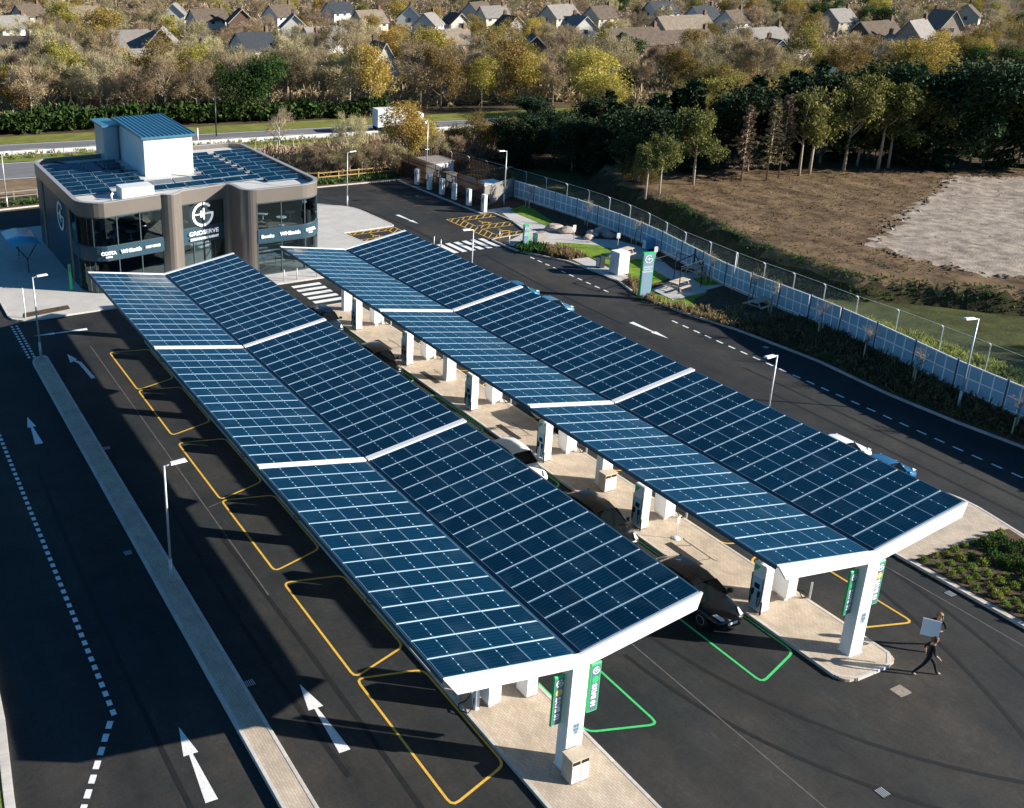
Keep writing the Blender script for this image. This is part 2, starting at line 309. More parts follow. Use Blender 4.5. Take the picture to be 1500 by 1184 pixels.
def arc(cx, cy, r, a0, a1, n=6): return [(cx+r*math.cos(R(a0+(a1-a0)*i/n)), cy+r*math.sin(R(a0+(a1-a0)*i/n))) for i in range(n+1)]
def rounded(poly, r, n=4):
    out = []; m = len(poly)
    for i in range(m):
        p = Vector(poly[i][:2]); a = (Vector(poly[i-1][:2])-p); b = (Vector(poly[(i+1) % m][:2])-p)
        rr = r[i] if isinstance(r, (list, tuple)) else r
        rr = min(rr, a.length*0.45, b.length*0.45); a.normalize(); b.normalize()
        if rr < 1e-3: out.append(tuple(p)); continue
        p0 = p+a*rr; p1 = p+b*rr
        for k in range(n+1):
            t = k/n; out.append(tuple(p0*(1-t)**2+p*2*t*(1-t)+p1*t*t))
    return out
def stroke(pts, wd, closed=False):
    "flat ribbon quads along a polyline -> list of quads (2d)"
    m = len(pts); P = [Vector(p[:2]) for p in pts]; L_, R_ = [], []
    for i in range(m):
        a = P[i-1] if (i > 0 or closed) else P[i]; b = P[(i+1) % m] if (i < m-1 or closed) else P[i]
        d1 = (P[i]-a); d2 = (b-P[i]); d1 = d1.normalized() if d1.length > 1e-6 else d2.normalized(); d2 = d2.normalized() if d2.length > 1e-6 else d1
        t = (d1+d2).normalized(); nrm = Vector((-t.y, t.x)); k = max(0.5, nrm.dot(Vector((-d1.y, d1.x))))
        L_.append(P[i]+nrm*wd/2/k); R_.append(P[i]-nrm*wd/2/k)
    return L_, R_
def ribbon(mb, pts, wd, z, closed=False, mi=0):
    A, B = stroke(pts, wd, closed); n = len(A); vs = [(p.x, p.y, z) for p in A]+[(p.x, p.y, z) for p in B]
    fs = [(i+n, (i+1) % n+n, (i+1) % n, i) for i in range(n if closed else n-1)]
    return mb.add(vs, fs, mi)

# ================================================================== SETTING
ground = MB().sheet([(-500, -300), (900, -300), (900, 1200), (-500, 1200)], -0.06).build('ground', LITTER, kind='structure')
asph = MB().sheet([(-17.5, -60), (60, -60), (60, 88.9), (-60, 88.9), (-60, 60), (-17.5, 40)], 0.0).build('forecourt_asphalt', ASPH, kind='structure')
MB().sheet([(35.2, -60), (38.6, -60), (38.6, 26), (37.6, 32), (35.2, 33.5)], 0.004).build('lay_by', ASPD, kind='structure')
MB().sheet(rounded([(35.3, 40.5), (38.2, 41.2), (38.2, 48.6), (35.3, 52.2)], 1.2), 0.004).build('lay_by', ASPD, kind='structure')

STONE = MB().cbox(-0.452, 0.452, -0.07, 0.07, 0.0, 1.0, 0.012).mesh('kerb_stone', KERB)
def kerb(parent, pts, h=0.125, closed=False, wd=0.14, step=0.915, limit=280):
    P = [Vector(p[:2]) for p in pts]
    if closed: P.append(P[0])
    seg = [(P[i+1]-P[i]).length for i in range(len(P)-1)]; tot = sum(seg); n = max(1, min(limit, round(tot/step))); d = tot/n
    def at(s):
        for i, l in enumerate(seg):
            if s <= l or i == len(seg)-1: return P[i]+(P[i+1]-P[i])*(s/max(l, 1e-6))
            s -= l
    for k in range(n):
        a, b = at(k*d), at((k+1)*d); c = (a+b)/2; t = b-a
        if t.length < 0.05: continue
        inst('kerb_stone', STONE, parent, (c.x, c.y, -0.02), (0, 0, math.atan2(t.y, t.x)), (t.length/0.915, wd/0.14, h+0.02))
def island(name, poly, z, m, kerbed=True, kz=None):
    o = MB().prism(poly, -0.03, z).build(name, m, kind='structure')
    if kerbed: kerb(o, poly, kz or z+0.012, True)
    return o

# charging islands, median, plaza
IA = island('charging_island', rounded([(-1.6, -5.2), (1.66, -5.2), (1.66, 47.2), (-1.6, 47.2)], 1.2), 0.12, PAVE)
IB = island('charging_island', rounded([(12.45, -1.15), (15.5, -1.15), (15.5, 47.2), (12.45, 47.2)], 0.5), 0.12, PAVE)
MED = island('median_strip', rounded([(-9.53, -20), (-8.56, -20), (-8.56, 46.3), (-9.53, 45.9)], 0.3), 0.2, PAVE)
plaza_poly = rounded([(-9.45, 54.0), (20.5, 53.9), (23.0, 56.2), (29.4, 56.2), (29.5, 62.0), (24.1, 62.0), (23.7, 65.7), (29.6, 65.9), (29.3, 74.3), (26.4, 77.4), (20, 81), (-9.45, 81)],
                     [1.6, 0.5, 0.5, 1.0, 0.3, 0.1, 0.1, 0.3, 1.5, 1.5, 1, 1.5])
PLZ = island('plaza', plaza_poly, 0.11, CONC)
RI = island('paved_island', rounded([(22.0, -40), (28.2, -40), (29.05, 2.4), (29.75, 5.7), (29.4, 7.5), (22.2, 7.5)], [0.2, 0.2, 0.2, 1, 1.5, 1.5]), 0.125, PAVE)
BED1 = MB().prism([(22.25, -39), (28.0, -39), (28.75, 2.4), (28.95, 3.15), (22.45, 3.35)], 0.1, 0.16).build('planting_bed', SOIL, kind='structure')
MB().prism(rounded([(-8.5, 54.6), (-4.9, 55.1), (-4.9, 56.0), (-8.3, 55.6)], 0.1), 0.09, 0.15).build('planting_bed', SOIL, kind='structure')

# landscaped strip on the east, rising to a low bank under the white fence
kerb_east = [(38.35, -40), (38.3, 8.4), (37.95, 12.2), (37.85, 16.6), (38.4, 22.5), (38.0, 29.3), (37.1, 33.8), (36.9, 37.5), (37.0, 39.6), (38.0, 42.8), (37.5, 48.5), (35.7, 52.6), (35.35, 54.0), (35.3, 57.5), (41.0, 57.8), (41.2, 66.0), (39.95, 66.3), (39.8, 83.8), (60, 84.2)]
fence_base = [(39.2, -2.5), (39.75, 9.0), (40.25, 14.2), (41.15, 19.0), (42.0, 23.6), (43.0, 28.0), (43.9, 33.3), (45.3, 40.0), (47.3, 49.0), (47.7, 55.0), (47.8, 61.0), (47.1, 70.6)]
def fz(y): return 0.12+0.85*max(0, min(1, (37-y)/14))       # bank height at the fence
east = MB()
NB = 46
def along(poly, y):
    for (a, b) in zip(poly, poly[1:]):
        if a[1] <= y <= b[1]: return a[0]+(b[0]-a[0])*(y-a[1])/max(1e-6, b[1]-a[1])
    return poly[-1][0] if y > poly[-1][1] else poly[0][0]
rows = [-40+i*(83.8+40)/160 for i in range(161)]
for y in rows:
    x0 = along([p for p in kerb_east[:14]]+[(41.0, 57.8), (41.2, 66.0), (39.95, 66.3), (39.8, 83.8)], y) if not 57.5 <= y <= 66 else 41.1
    xf = along(fence_base, y) if y > -2.5 else 39.2
    for k, t in enumerate((0, 0.06, 0.3, 0.6, 0.92, 1.0)):
        z = 0.11+(fz(y)-0.11)*max(0, (t-0.06)/0.86)**1.15 if t < 0.92 else fz(y)
        east.v.append((x0+(xf-x0)*t, y, z+(rnd.uniform(-.03, .03) if 0.06 < t < 0.92 and y < 30 else 0)))
    east.v += [(xf+4, y, fz(y)*0.9), (62, y, fz(y)*0.4-0.03)]
for i in range(160):
    for k in range(7): a = i*8+k; east.f.append((a, a+1, a+9, a+8)); east.m.append(1 if k >= 5 else 0)
EAST = east.build('landscape_strip', [SOIL, mat('rough_ground', (.03, .036, .014), .95, .1, col2=(.075, .085, .028), vscale=.7, bump=.8, bscale=5)], kind='structure')  # beyond the fence, shade on the grass is put into the dark colour
kerb(EAST, kerb_east, 0.14, limit=299)
def ez(x, y):
    "height of the landscape strip"
    if y > 57.5: return 0.12
    x0 = along(kerb_east[:14], y); xf = along(fence_base, y); t = (x-x0)/max(.1, xf-x0)
    return 0.11+(fz(y)-0.11)*max(0, min(1, (t-0.06)/0.86))**1.15
def drape(name, poly, m, lift, parent=None):
    return MB().prism(poly, 0.0, 0.11+lift).build(name, m, parent, kind='structure')
def G(*pp): return [tuple(gp(x, y, 0.12)[:2]) for x, y in pp]
# paths, lawns and slabs, from the photo's pixels on the ground
drape('path', G((703, 309), (745, 303), (800, 328), (848, 348), (905, 352), (940, 362), (964, 377), (985, 394), (1030, 408), (1075, 424), (1120, 440), (1128, 452), (1100, 462), (1062, 440), (1010, 420), (970, 404), (950, 390), (930, 376), (890, 365), (850, 362), (800, 357), (775, 366), (738, 356), (772, 340), (735, 312)), CONC, 0.012)
drape('path', G((838, 380), (862, 377), (905, 400), (925, 405), (908, 412), (893, 407)), CONC, 0.016)
drape('lawn', rounded(G((812, 355), (872, 359), (908, 367), (935, 378), (955, 394), (980, 409), (950, 417), (925, 406), (900, 392), (880, 384), (850, 371), (833, 369)), 0.5), LAWN, 0.03)
drape('lawn', rounded(G((945, 430), (993, 436), (1030, 428), (1052, 440), (1050, 454), (1005, 450), (965, 444)), 0.6), LAWN, 0.03)
drape('lawn', G((1012, 407), (1045, 403), (1062, 416), (1030, 419)), LAWN, 0.03)
drape('lawn', G((745, 308), (770, 300), (815, 328), (800, 331)), LAWN, 0.03)
drape('concrete_slab', G((955, 425), (1000, 407), (1036, 428), (985, 440)), CONC, 0.06)
drape('concrete_slab', G((885, 372), (920, 368), (942, 378), (905, 384)), CONC, 0.06)
drape('concrete_slab', G((988, 402), (1035, 398), (1046, 405), (1000, 410)), CONC, 0.06)
drape('concrete_slab', G((1090, 447), (1140, 445), (1150, 458), (1100, 466)), CONC, 0.06)

# north and west edges
NB_ = island('planting_bed', [(-60, 89.0), (26, 90.5), (29.0, 84.6), (39.8, 83.9), (60, 84.2), (60, 92.5), (-60, 96)], 0.10, SOIL, False)
kerb(NB_, [(-30, 89.0), (26, 90.4), (29.0, 84.6), (39.7, 83.95)], 0.13)
WV = island('grass_verge', [(-60, -60), (-18.2, -60), (-17.7, 6.6), (-17.3, 11), (-16.8, 24), (-19, 40), (-60, 56)], 0.1, VERGE, False)
kerb(WV, [(-18.2, -30), (-17.65, 6.6), (-17.25, 11), (-16.75, 24), (-19, 40)], 0.14, wd=0.34)

# dual carriageway
def hy(y0, x): return y0-0.15*x
def strip(name, a, b, z, m, x0=-90, x1=330):
    return MB().sheet([(x0, hy(a, x0)), (x1, hy(a, x1)), (x1, hy(b, x1)), (x0, hy(b, x0))], z).build(name, m, kind='structure')
strip('grass_verge', 96, 104, 0.0, mat('bare_earth', (0.15, 0.105, 0.065), 0.95, 0.1, col2=(0.26, 0.19, 0.12), vscale=0.5, bump=0.7, bscale=4))
strip('highway', 104, 114.3, 0.02, ROADFAR)
strip('grass_verge', 114.3, 118.6, 0.06, VERGE)
strip('highway', 118.6, 127.4, 0.02, ROADFAR)
strip('grass_verge', 127.4, 133.5, 0.05, mat('green_verge', (0.11, 0.13, 0.03), 0.95, 0.1, col2=(0.23, 0.23, 0.06), vscale=0.4, bump=0.6, bscale=5))
hl = MB()
for yy in (104.4, 113.9, 119.0, 127.0): hl.sheet([(-90, hy(yy, -90)-.1), (330, hy(yy, 330)-.1), (330, hy(yy, 330)+.1), (-90, hy(yy, -90)+.1)], 0.03)
hl.build('edge_line', PAINTW, bpy.data.objects['highway'])
for base in (109.2, 123):
    for k in range(45):
        x = -40+k*9.0; MB_ = None
        if k == 0 and base == 109.2: DASHF = MB().sheet([(-1.6, -.09), (1.6, -.09), (1.6, .09), (-1.6, .09)], 0).mesh('lane_dash', PAINTW)
        inst('lane_dash', DASHF, bpy.data.objects['highway'], (x, hy(base, x), 0.032), (0, 0, -0.149))
# white concrete barrier along the far carriageway
wb = MB()
for k in range(46):
    x = -60+k*6.5; wb = MB().box(-3.245, 3.245, -0.14, 0.14, 0, 0.5) if k == 0 else wb
    if k == 0:
        bar = empty('crash_barrier', (0, 0, 0), 0, 'long pale crash barrier along the far carriageway', 'barrier'); BM = wb.mesh('barrier_segment', mat('barrier', (0.62, 0.61, 0.58), .8, .3, vary=.1))
    inst('barrier_segment', BM, bar, (x, hy(119.6, x), 0.02), (0, 0, -0.149))

# ------------------------------------------------------------------ road markings (children of the asphalt)
def mark(name, mb, m): return mb.build(name, m, asph)
bays = []
for yb in (0.0, 15.25, 30.6):
    for (o0, o1, i0, i1) in ((0.33, 7.42, 1.15, 6.75), (7.5, 14.6, 8.35, 13.95)):
        for xo, xi, m in ((-4.4, -1.76, PAINTY), (4.46, 1.84, PAINTG), (9.66, 12.25, PAINTG), (18.35, 15.7, PAINTY)):
            p = rounded([(xo, yb+o0), (xi, yb+i0), (xi, yb+i1), (xo, yb+o1)], 0.35, 3)
            mb = MB(); ribbon(mb, p, 0.10, 0.008, True); mark('bay_marking', mb, m)
DSH = MB().sheet([(-.10, -.16), (.10, -.16), (.10, .16), (-.10, .16)], 0).mesh('dash', PAINTW)
y = 9.7
while y < 44: inst('dash', DSH, asph, (-13.39, y, 0.008)); y += 0.568
for k in range(1, 12):
    t = k*0.66; inst('dash', DSH, asph, (-13.39-0.45*t, 9.7-0.89*t, 0.008), (0, 0, -0.47), (1.1, 1.25, 1))
for k in range(13):
    for dx in (-0.17, 0.17): inst('dash', DSH, asph, (-9.42+dx, 46.7+k*0.55, 0.008), (0, 0, 0), (0.9, 0.9, 1))
y = -14
while y < 52:
    if not 33.8 < y < 40.2: inst('dash', DSH, asph, (34.75+0.012*(y+5), y, 0.008), (0, 0, -0.012), (0.72, 1.9, 1))
    y += 1.14
def arrow(pts_tail, tip, hw=0.25, hl=1.5, tw=0.11, tw2=0.22):
    a = Vector(pts_tail); b = Vector(tip); d = (b-a).normalized(); n = Vector((-d.y, d.x)); h = b-d*hl
    mb = MB().add([(*(a+n*tw2), .008), (*(h+n*tw*.6), .008), (*(h-n*tw*.6), .008), (*(a-n*tw2), .008)], [(0, 3, 2, 1)])
    mb.add([(*(h+n*hw), .008), (*b, .008), (*(h-n*hw), .008)], [(0, 2, 1)]); mark('arrow_marking', mb, PAINTW)
arrow((-11.53, 33.2), (-11.47, 37.1)); arrow((-11.52, 4.05), (-11.43, 7.9), 0.27); arrow((-6.5, 4.15), (-6.5, 8.1), 0.30)
arrow((-4.7, 50.45), (-8.55, 50.7), 0.22); arrow((32.2, 34.1), (32.35, 30.3)); arrow(tuple(gp(582, 315)[:2]), tuple(gp(613, 328)[:2]))
mb = MB().add([(-6.62, 41.2, .008), (-6.35, 41.2, .008), (-6.55, 44.3, .008), (-6.78, 44.1, .008)], [(0, 1, 2, 3)])
mb.add([(-6.78, 44.1, .008), (-6.55, 44.3, .008), (-6.95, 45.0, .008), (-7.02, 44.75, .008)], [(0, 1, 2, 3)]).add([(-6.7, 44.95, .008), (-7.1, 46.2, .008), (-7.25, 44.5, .008)], [(0, 1, 2)])
mark('arrow_marking', mb, PAINTW)
for k in range(5): mark('crossing_stripe', MB().sheet([(12.75, 48.25+k*1.05), (15.3, 48.25+k*1.05), (15.3, 48.82+k*1.05), (12.75, 48.82+k*1.05)], .008), PAINTW)
for k in range(6): mark('crossing_stripe', MB().sheet([(29.9+k*0.92, 55.3), (30.42+k*0.92, 55.3), (30.42+k*0.92, 58.4), (29.9+k*0.92, 58.4)], .008), PAINTW)
def hatch(x0, x1, y0, y1, step=0.85):
    mb = MB()
    ribbon(mb, [(x0, y0), (x1, y0), (x1, y1), (x0, y1)], 0.1, .008, True)
    mb2 = MB(); t = x0-(y1-y0)
    while t < x1:
        a = Vector((t, y0)); b = Vector((t+(y1-y0), y1))
        if a.x < x0: a = Vector((x0, y0+(x0-t)))
        if b.x > x1: b = Vector((x1, y0+(x1-t)))
        if (b-a).length > .3: ribbon(mb, [a, b], 0.1, .009)
        t += step
    mark('hatch_marking', mb, PAINTY)
hatch(35.6, 36.9, 58.1, 65.9); hatch(36.9, 40.9, 64.8, 65.9); hatch(36.9, 40.9, 61.2, 62.4); hatch(36.9, 40.9, 58.1, 59.0)
hatch(24.3, 28.3, 64.8, 65.5); hatch(28.3, 29.4, 62.3, 65.5); hatch(24.3, 28.3, 62.3, 63.0)
def wheelchair(cx, cy, s, rot):
    mb = MB(); c = [(cx+0.42*s*math.cos(t*.42-1.2), cy+0.42*s*math.sin(t*.42-1.2)) for t in range(12)]
    ribbon(mb, c, 0.12*s, .009); ribbon(mb, [(cx-.1*s, cy+.95*s), (cx, cy+.2*s), (cx+.45*s, cy+.2*s), (cx+.65*s, cy-.35*s)], .13*s, .0095)
    mb.sheet([(cx-.1*s+.14*s*math.cos(k*.8), cy+1.15*s+.14*s*math.sin(k*.8)) for k in range(8)], .009); mark('wheelchair_symbol', mb, PAINTY)
wheelchair(38.4, 63.0, 0.85, 0); wheelchair(38.4, 59.5, 0.85, 0); wheelchair(26.2, 63.4, 0.8, 0)
for yy in (69.2, 72.2, 75.0, 77.7, 80.4): mb = MB(); ribbon(mb, [(35.2, yy), (39.5, yy)], 0.1, .008); mark('bay_marking', mb, FADED)
for pts in ([(6.7, -12), (6.75, 47)], [(-5.35, 14), (-5.3, 47)], [(21, -10), (20.8, 50)], [(-5.2, 22.3), (-3.2, 22.9)]):
    mb = MB(); ribbon(mb, pts, 0.06, .006); mark('seam_line', mb, FADED)
TYRE = mat('tyre_mark', (0.010, 0.011, 0.012), .75, .3, vary=.3, vscale=3); PATCH = asphalt('asphalt_patch', (0.018, 0.021, 0.023), (0.030, 0.029, 0.028))
def curve_pts(p0, p1, p2, n=14): return [tuple(Vector(p0)*(1-t)**2+Vector(p1)*2*t*(1-t)+Vector(p2)*t*t) for t in [i/n for i in range(n+1)]]
for p0, p1, p2 in (((7.6, 6), (8.2, -4), (16, -9)), ((6.0, 4), (6.4, -5), (14.5, -11)), ((20, 12), (20.3, 0), (14, -9)), ((21.3, 10), (21.6, -1), (16, -11)), ((-6.9, 3), (-7.4, 12), (-6.9, 24)), ((-5.4, -2), (-5.2, 8), (-5.6, 20)), ((31.5, 20), (31.2, 8), (30.4, -8)), ((33.1, 24), (32.9, 8), (32.1, -8)), ((31.4, 34), (31.2, 44), (32.2, 54)), ((-12.2, 3), (-12.6, 14), (-12.2, 30)), ((30.5, 60), (31.5, 72), (27, 82))):
    mb = MB(); ribbon(mb, curve_pts(p0, p1, p2), 0.20, .005); mark('tyre_mark', mb, TYRE)
for (x, y, sx, sy) in ((8.6, -3.2, 1.6, 1.1), (-6.6, 27, 1.0, 2.6), (30.6, 27, 1.2, 3.0), (20.4, -4, .9, 2.0)): mark('repair_patch', MB().sheet([(x, y), (x+sx, y), (x+sx, y+sy), (x, y+sy)], .0045), PATCH)
GUL = MB().box(-.22, .22, -.22, .22, 0, .008, 1)
for k in range(5): GUL.box(-.17+k*.075, -.14+k*.075, -.18, .18, .008, .014, 0)
GULM = GUL.mesh('drain_grate', [GALV, BLACK])
for (x, y) in ((-8.2, 9), (-8.2, 31), (2.05, 14.9), (12.05, 15), (21.65, 1), (37.4, 6), (37.3, 26), (-10, 20), (38.0, 76), (9.0, -5.5)): inst('drain_grate', GULM, asph, (x, y, .002))
# shadows painted flat on the islands: dark bar with a bent line pattern
INK = mat('shadow_bar', (0.03, 0.03, 0.03), 0.7, 0.3, vary=.2, vscale=6); SHLN = mat('shadow_line', (0.17, 0.14, 0.11), 0.8, 0.2)
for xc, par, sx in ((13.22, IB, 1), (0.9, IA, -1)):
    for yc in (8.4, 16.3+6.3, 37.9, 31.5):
        mb = MB().sheet([(xc-.2, yc-1.05), (xc+.2, yc-1.05), (xc+.2, yc+1.05), (xc-.2, yc+1.05)], .128).build('floor_shadow', INK, par)
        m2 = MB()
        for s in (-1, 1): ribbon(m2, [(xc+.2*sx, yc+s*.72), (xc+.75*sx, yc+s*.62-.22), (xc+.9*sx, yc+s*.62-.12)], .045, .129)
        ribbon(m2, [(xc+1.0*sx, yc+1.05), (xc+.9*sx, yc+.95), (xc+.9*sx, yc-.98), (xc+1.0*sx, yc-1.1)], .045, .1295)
        m2.build('floor_shadow', SHLN, par)
MH = MB().prism(rounded([tuple(gp(x, y)[:2]) for x, y in [(1303, 1010), (1318, 1003), (1336, 1015), (1320, 1022)]], .05), 0.0, .012).build('manhole_cover', mat('manhole', (0.26, 0.22, 0.18), .8, .3, vary=.3, vscale=5), asph)

# ================================================================== SOLAR CANOPIES
HV, WH, RISE = 4.88, 5.175, 0.85
SL = math.hypot(WH, RISE); TIL = math.atan2(RISE, WH)
BL = [0.0, 15.34, 30.68]                       # start of each block along y, each of 15 rows
LEN = 45.68
def pv_mesh(name, a, b, t, frame_x, frame_y, glass):
    "panel lying in x (a) and y (b): frame ring and a recessed glass face"
    me = bpy.data.meshes.new(name); x, y = a/2, b/2; xi, yi = x-frame_x, y-frame_y
    v = [(-x, -y, 0), (x, -y, 0), (x, y, 0), (-x, y, 0), (-x, -y, t), (x, -y, t), (x, y, t), (-x, y, t), (-xi, -yi, t), (xi, -yi, t), (xi, yi, t), (-xi, yi, t), (-xi, -yi, t-.004), (xi, -yi, t-.004), (xi, yi, t-.004), (-xi, yi, t-.004)]
    f = [(3, 2, 1, 0), (0, 1, 5, 4), (1, 2, 6, 5), (2, 3, 7, 6), (3, 0, 4, 7), (4, 5, 9, 8), (5, 6, 10, 9), (6, 7, 11, 10), (7, 4, 8, 11), (8, 9, 13, 12), (9, 10, 14, 13), (10, 11, 15, 14), (11, 8, 12, 15), (12, 13, 14, 15)]
    me.from_pydata(v, [], f); me.materials.append(ALU); me.materials.append(glass); me.polygons[13].material_index = 1
    uv = me.uv_layers.new(name='UVMap')
    for k, li in enumerate(me.polygons[13].loop_indices): uv.data[li].uv = ((0, 0), (1, 0), (1, 1), (0, 1))[k]
    me.update(); return me
PANEL = pv_mesh('solar_panel', 1.680, 0.95, 0.035, 0.007, 0.006, PV)
WHITED = mat('white_deck', (0.80, 0.81, 0.82), 0.5, 0.4)
NAVYG = mat('dark_gutter', (0.015, 0.05, 0.08), 0.4, 0.5)

def number_plate(parent, x, y, z):
    o = MB().box(x-.13, x+.13, y-.008, y, z-.24, z+.24).build('column_plate', mat('plate_grey', (0.30, 0.40, 0.48), .5, .4), parent)
    for k, (dx, dz) in enumerate(((-.06, .12), (.05, .12), (-.06, -.03), (.05, -.03), (0, -.16))):
        MB().box(x+dx-.04, x+dx+.04, y-.014, y-.008, z+dz-.05, z+dz+.05).build('plate_mark', GREY, o)

def logo_g(mb, cx, cz, r, yy, mi=0, t=0.2, n=26):
    "ring open at the upper right with a bar and a plug in the middle, facing -y"
    def ring(a0, a1, r0, r1):
        k = max(3, int(n*abs(a1-a0)/360)); vs = []; fs = []
        for i in range(k+1):
            a = R(a0+(a1-a0)*i/k)
            for rr in (r0, r1):
                vs += [(cx+rr*math.cos(a), yy, cz+rr*math.sin(a)), (cx+rr*math.cos(a), yy+.02, cz+rr*math.sin(a))]
        for i in range(k):
            b = 4*i; fs += [(b, b+4, b+6, b+2), (b+2, b+6, b+7, b+3), (b+1, b+5, b+4, b)]
        mb.add(vs, fs, mi)
    ring(42, 90-4, r*(1-t), r); ring(94, 270-4, r*(1-t), r); ring(274, 362, r*(1-t), r)
    B = lambda x0, x1, z0, z1: mb.box(cx+x0*r, cx+x1*r, yy, yy+.02, cz+z0*r, cz+z1*r, mi)
    B(.1, .98, -.02, .13); B(.02, .16, -.42, .52); B(-.24, -.06, -.22, .32); B(-.78, -.24, 0, .1)

def hang_sign(canopy, x0, x1, y, z0, z1, dotm, txt):
    s = MB().cbox(-(x1-x0)/2, (x1-x0)/2, -(z1-z0)/2, (z1-z0)/2, -.02, .05, 0.03)
    o = s.build('hanging_sign', GREEN, canopy, loc=((x0+x1)/2, y, (z0+z1)/2), rot=(R(90), 0, 0))
    W, H = x1-x0, z1-z0
    MB().box(-W/2+.06, W/2-.06, -H/2+.07, H/2-.10, .05, .056).build('sign_face', GREY, o)
    g = MB(); logo_g(g, 0, 0, .15, 0, 0, .26); g.build('emblem', WHITE, o, loc=(0, H/2-.30, .064), rot=(R(-90), 0, 0))
    MB().lathe([(.14, 0), (.14, .006)], 18).build('sign_dot', dotm, o, loc=(0, H/2-.68, .056))
    text(txt, .27, WHITE, o, (0, -.32, .058), (0, 0, R(90)), .012, depth=.003)
    return o

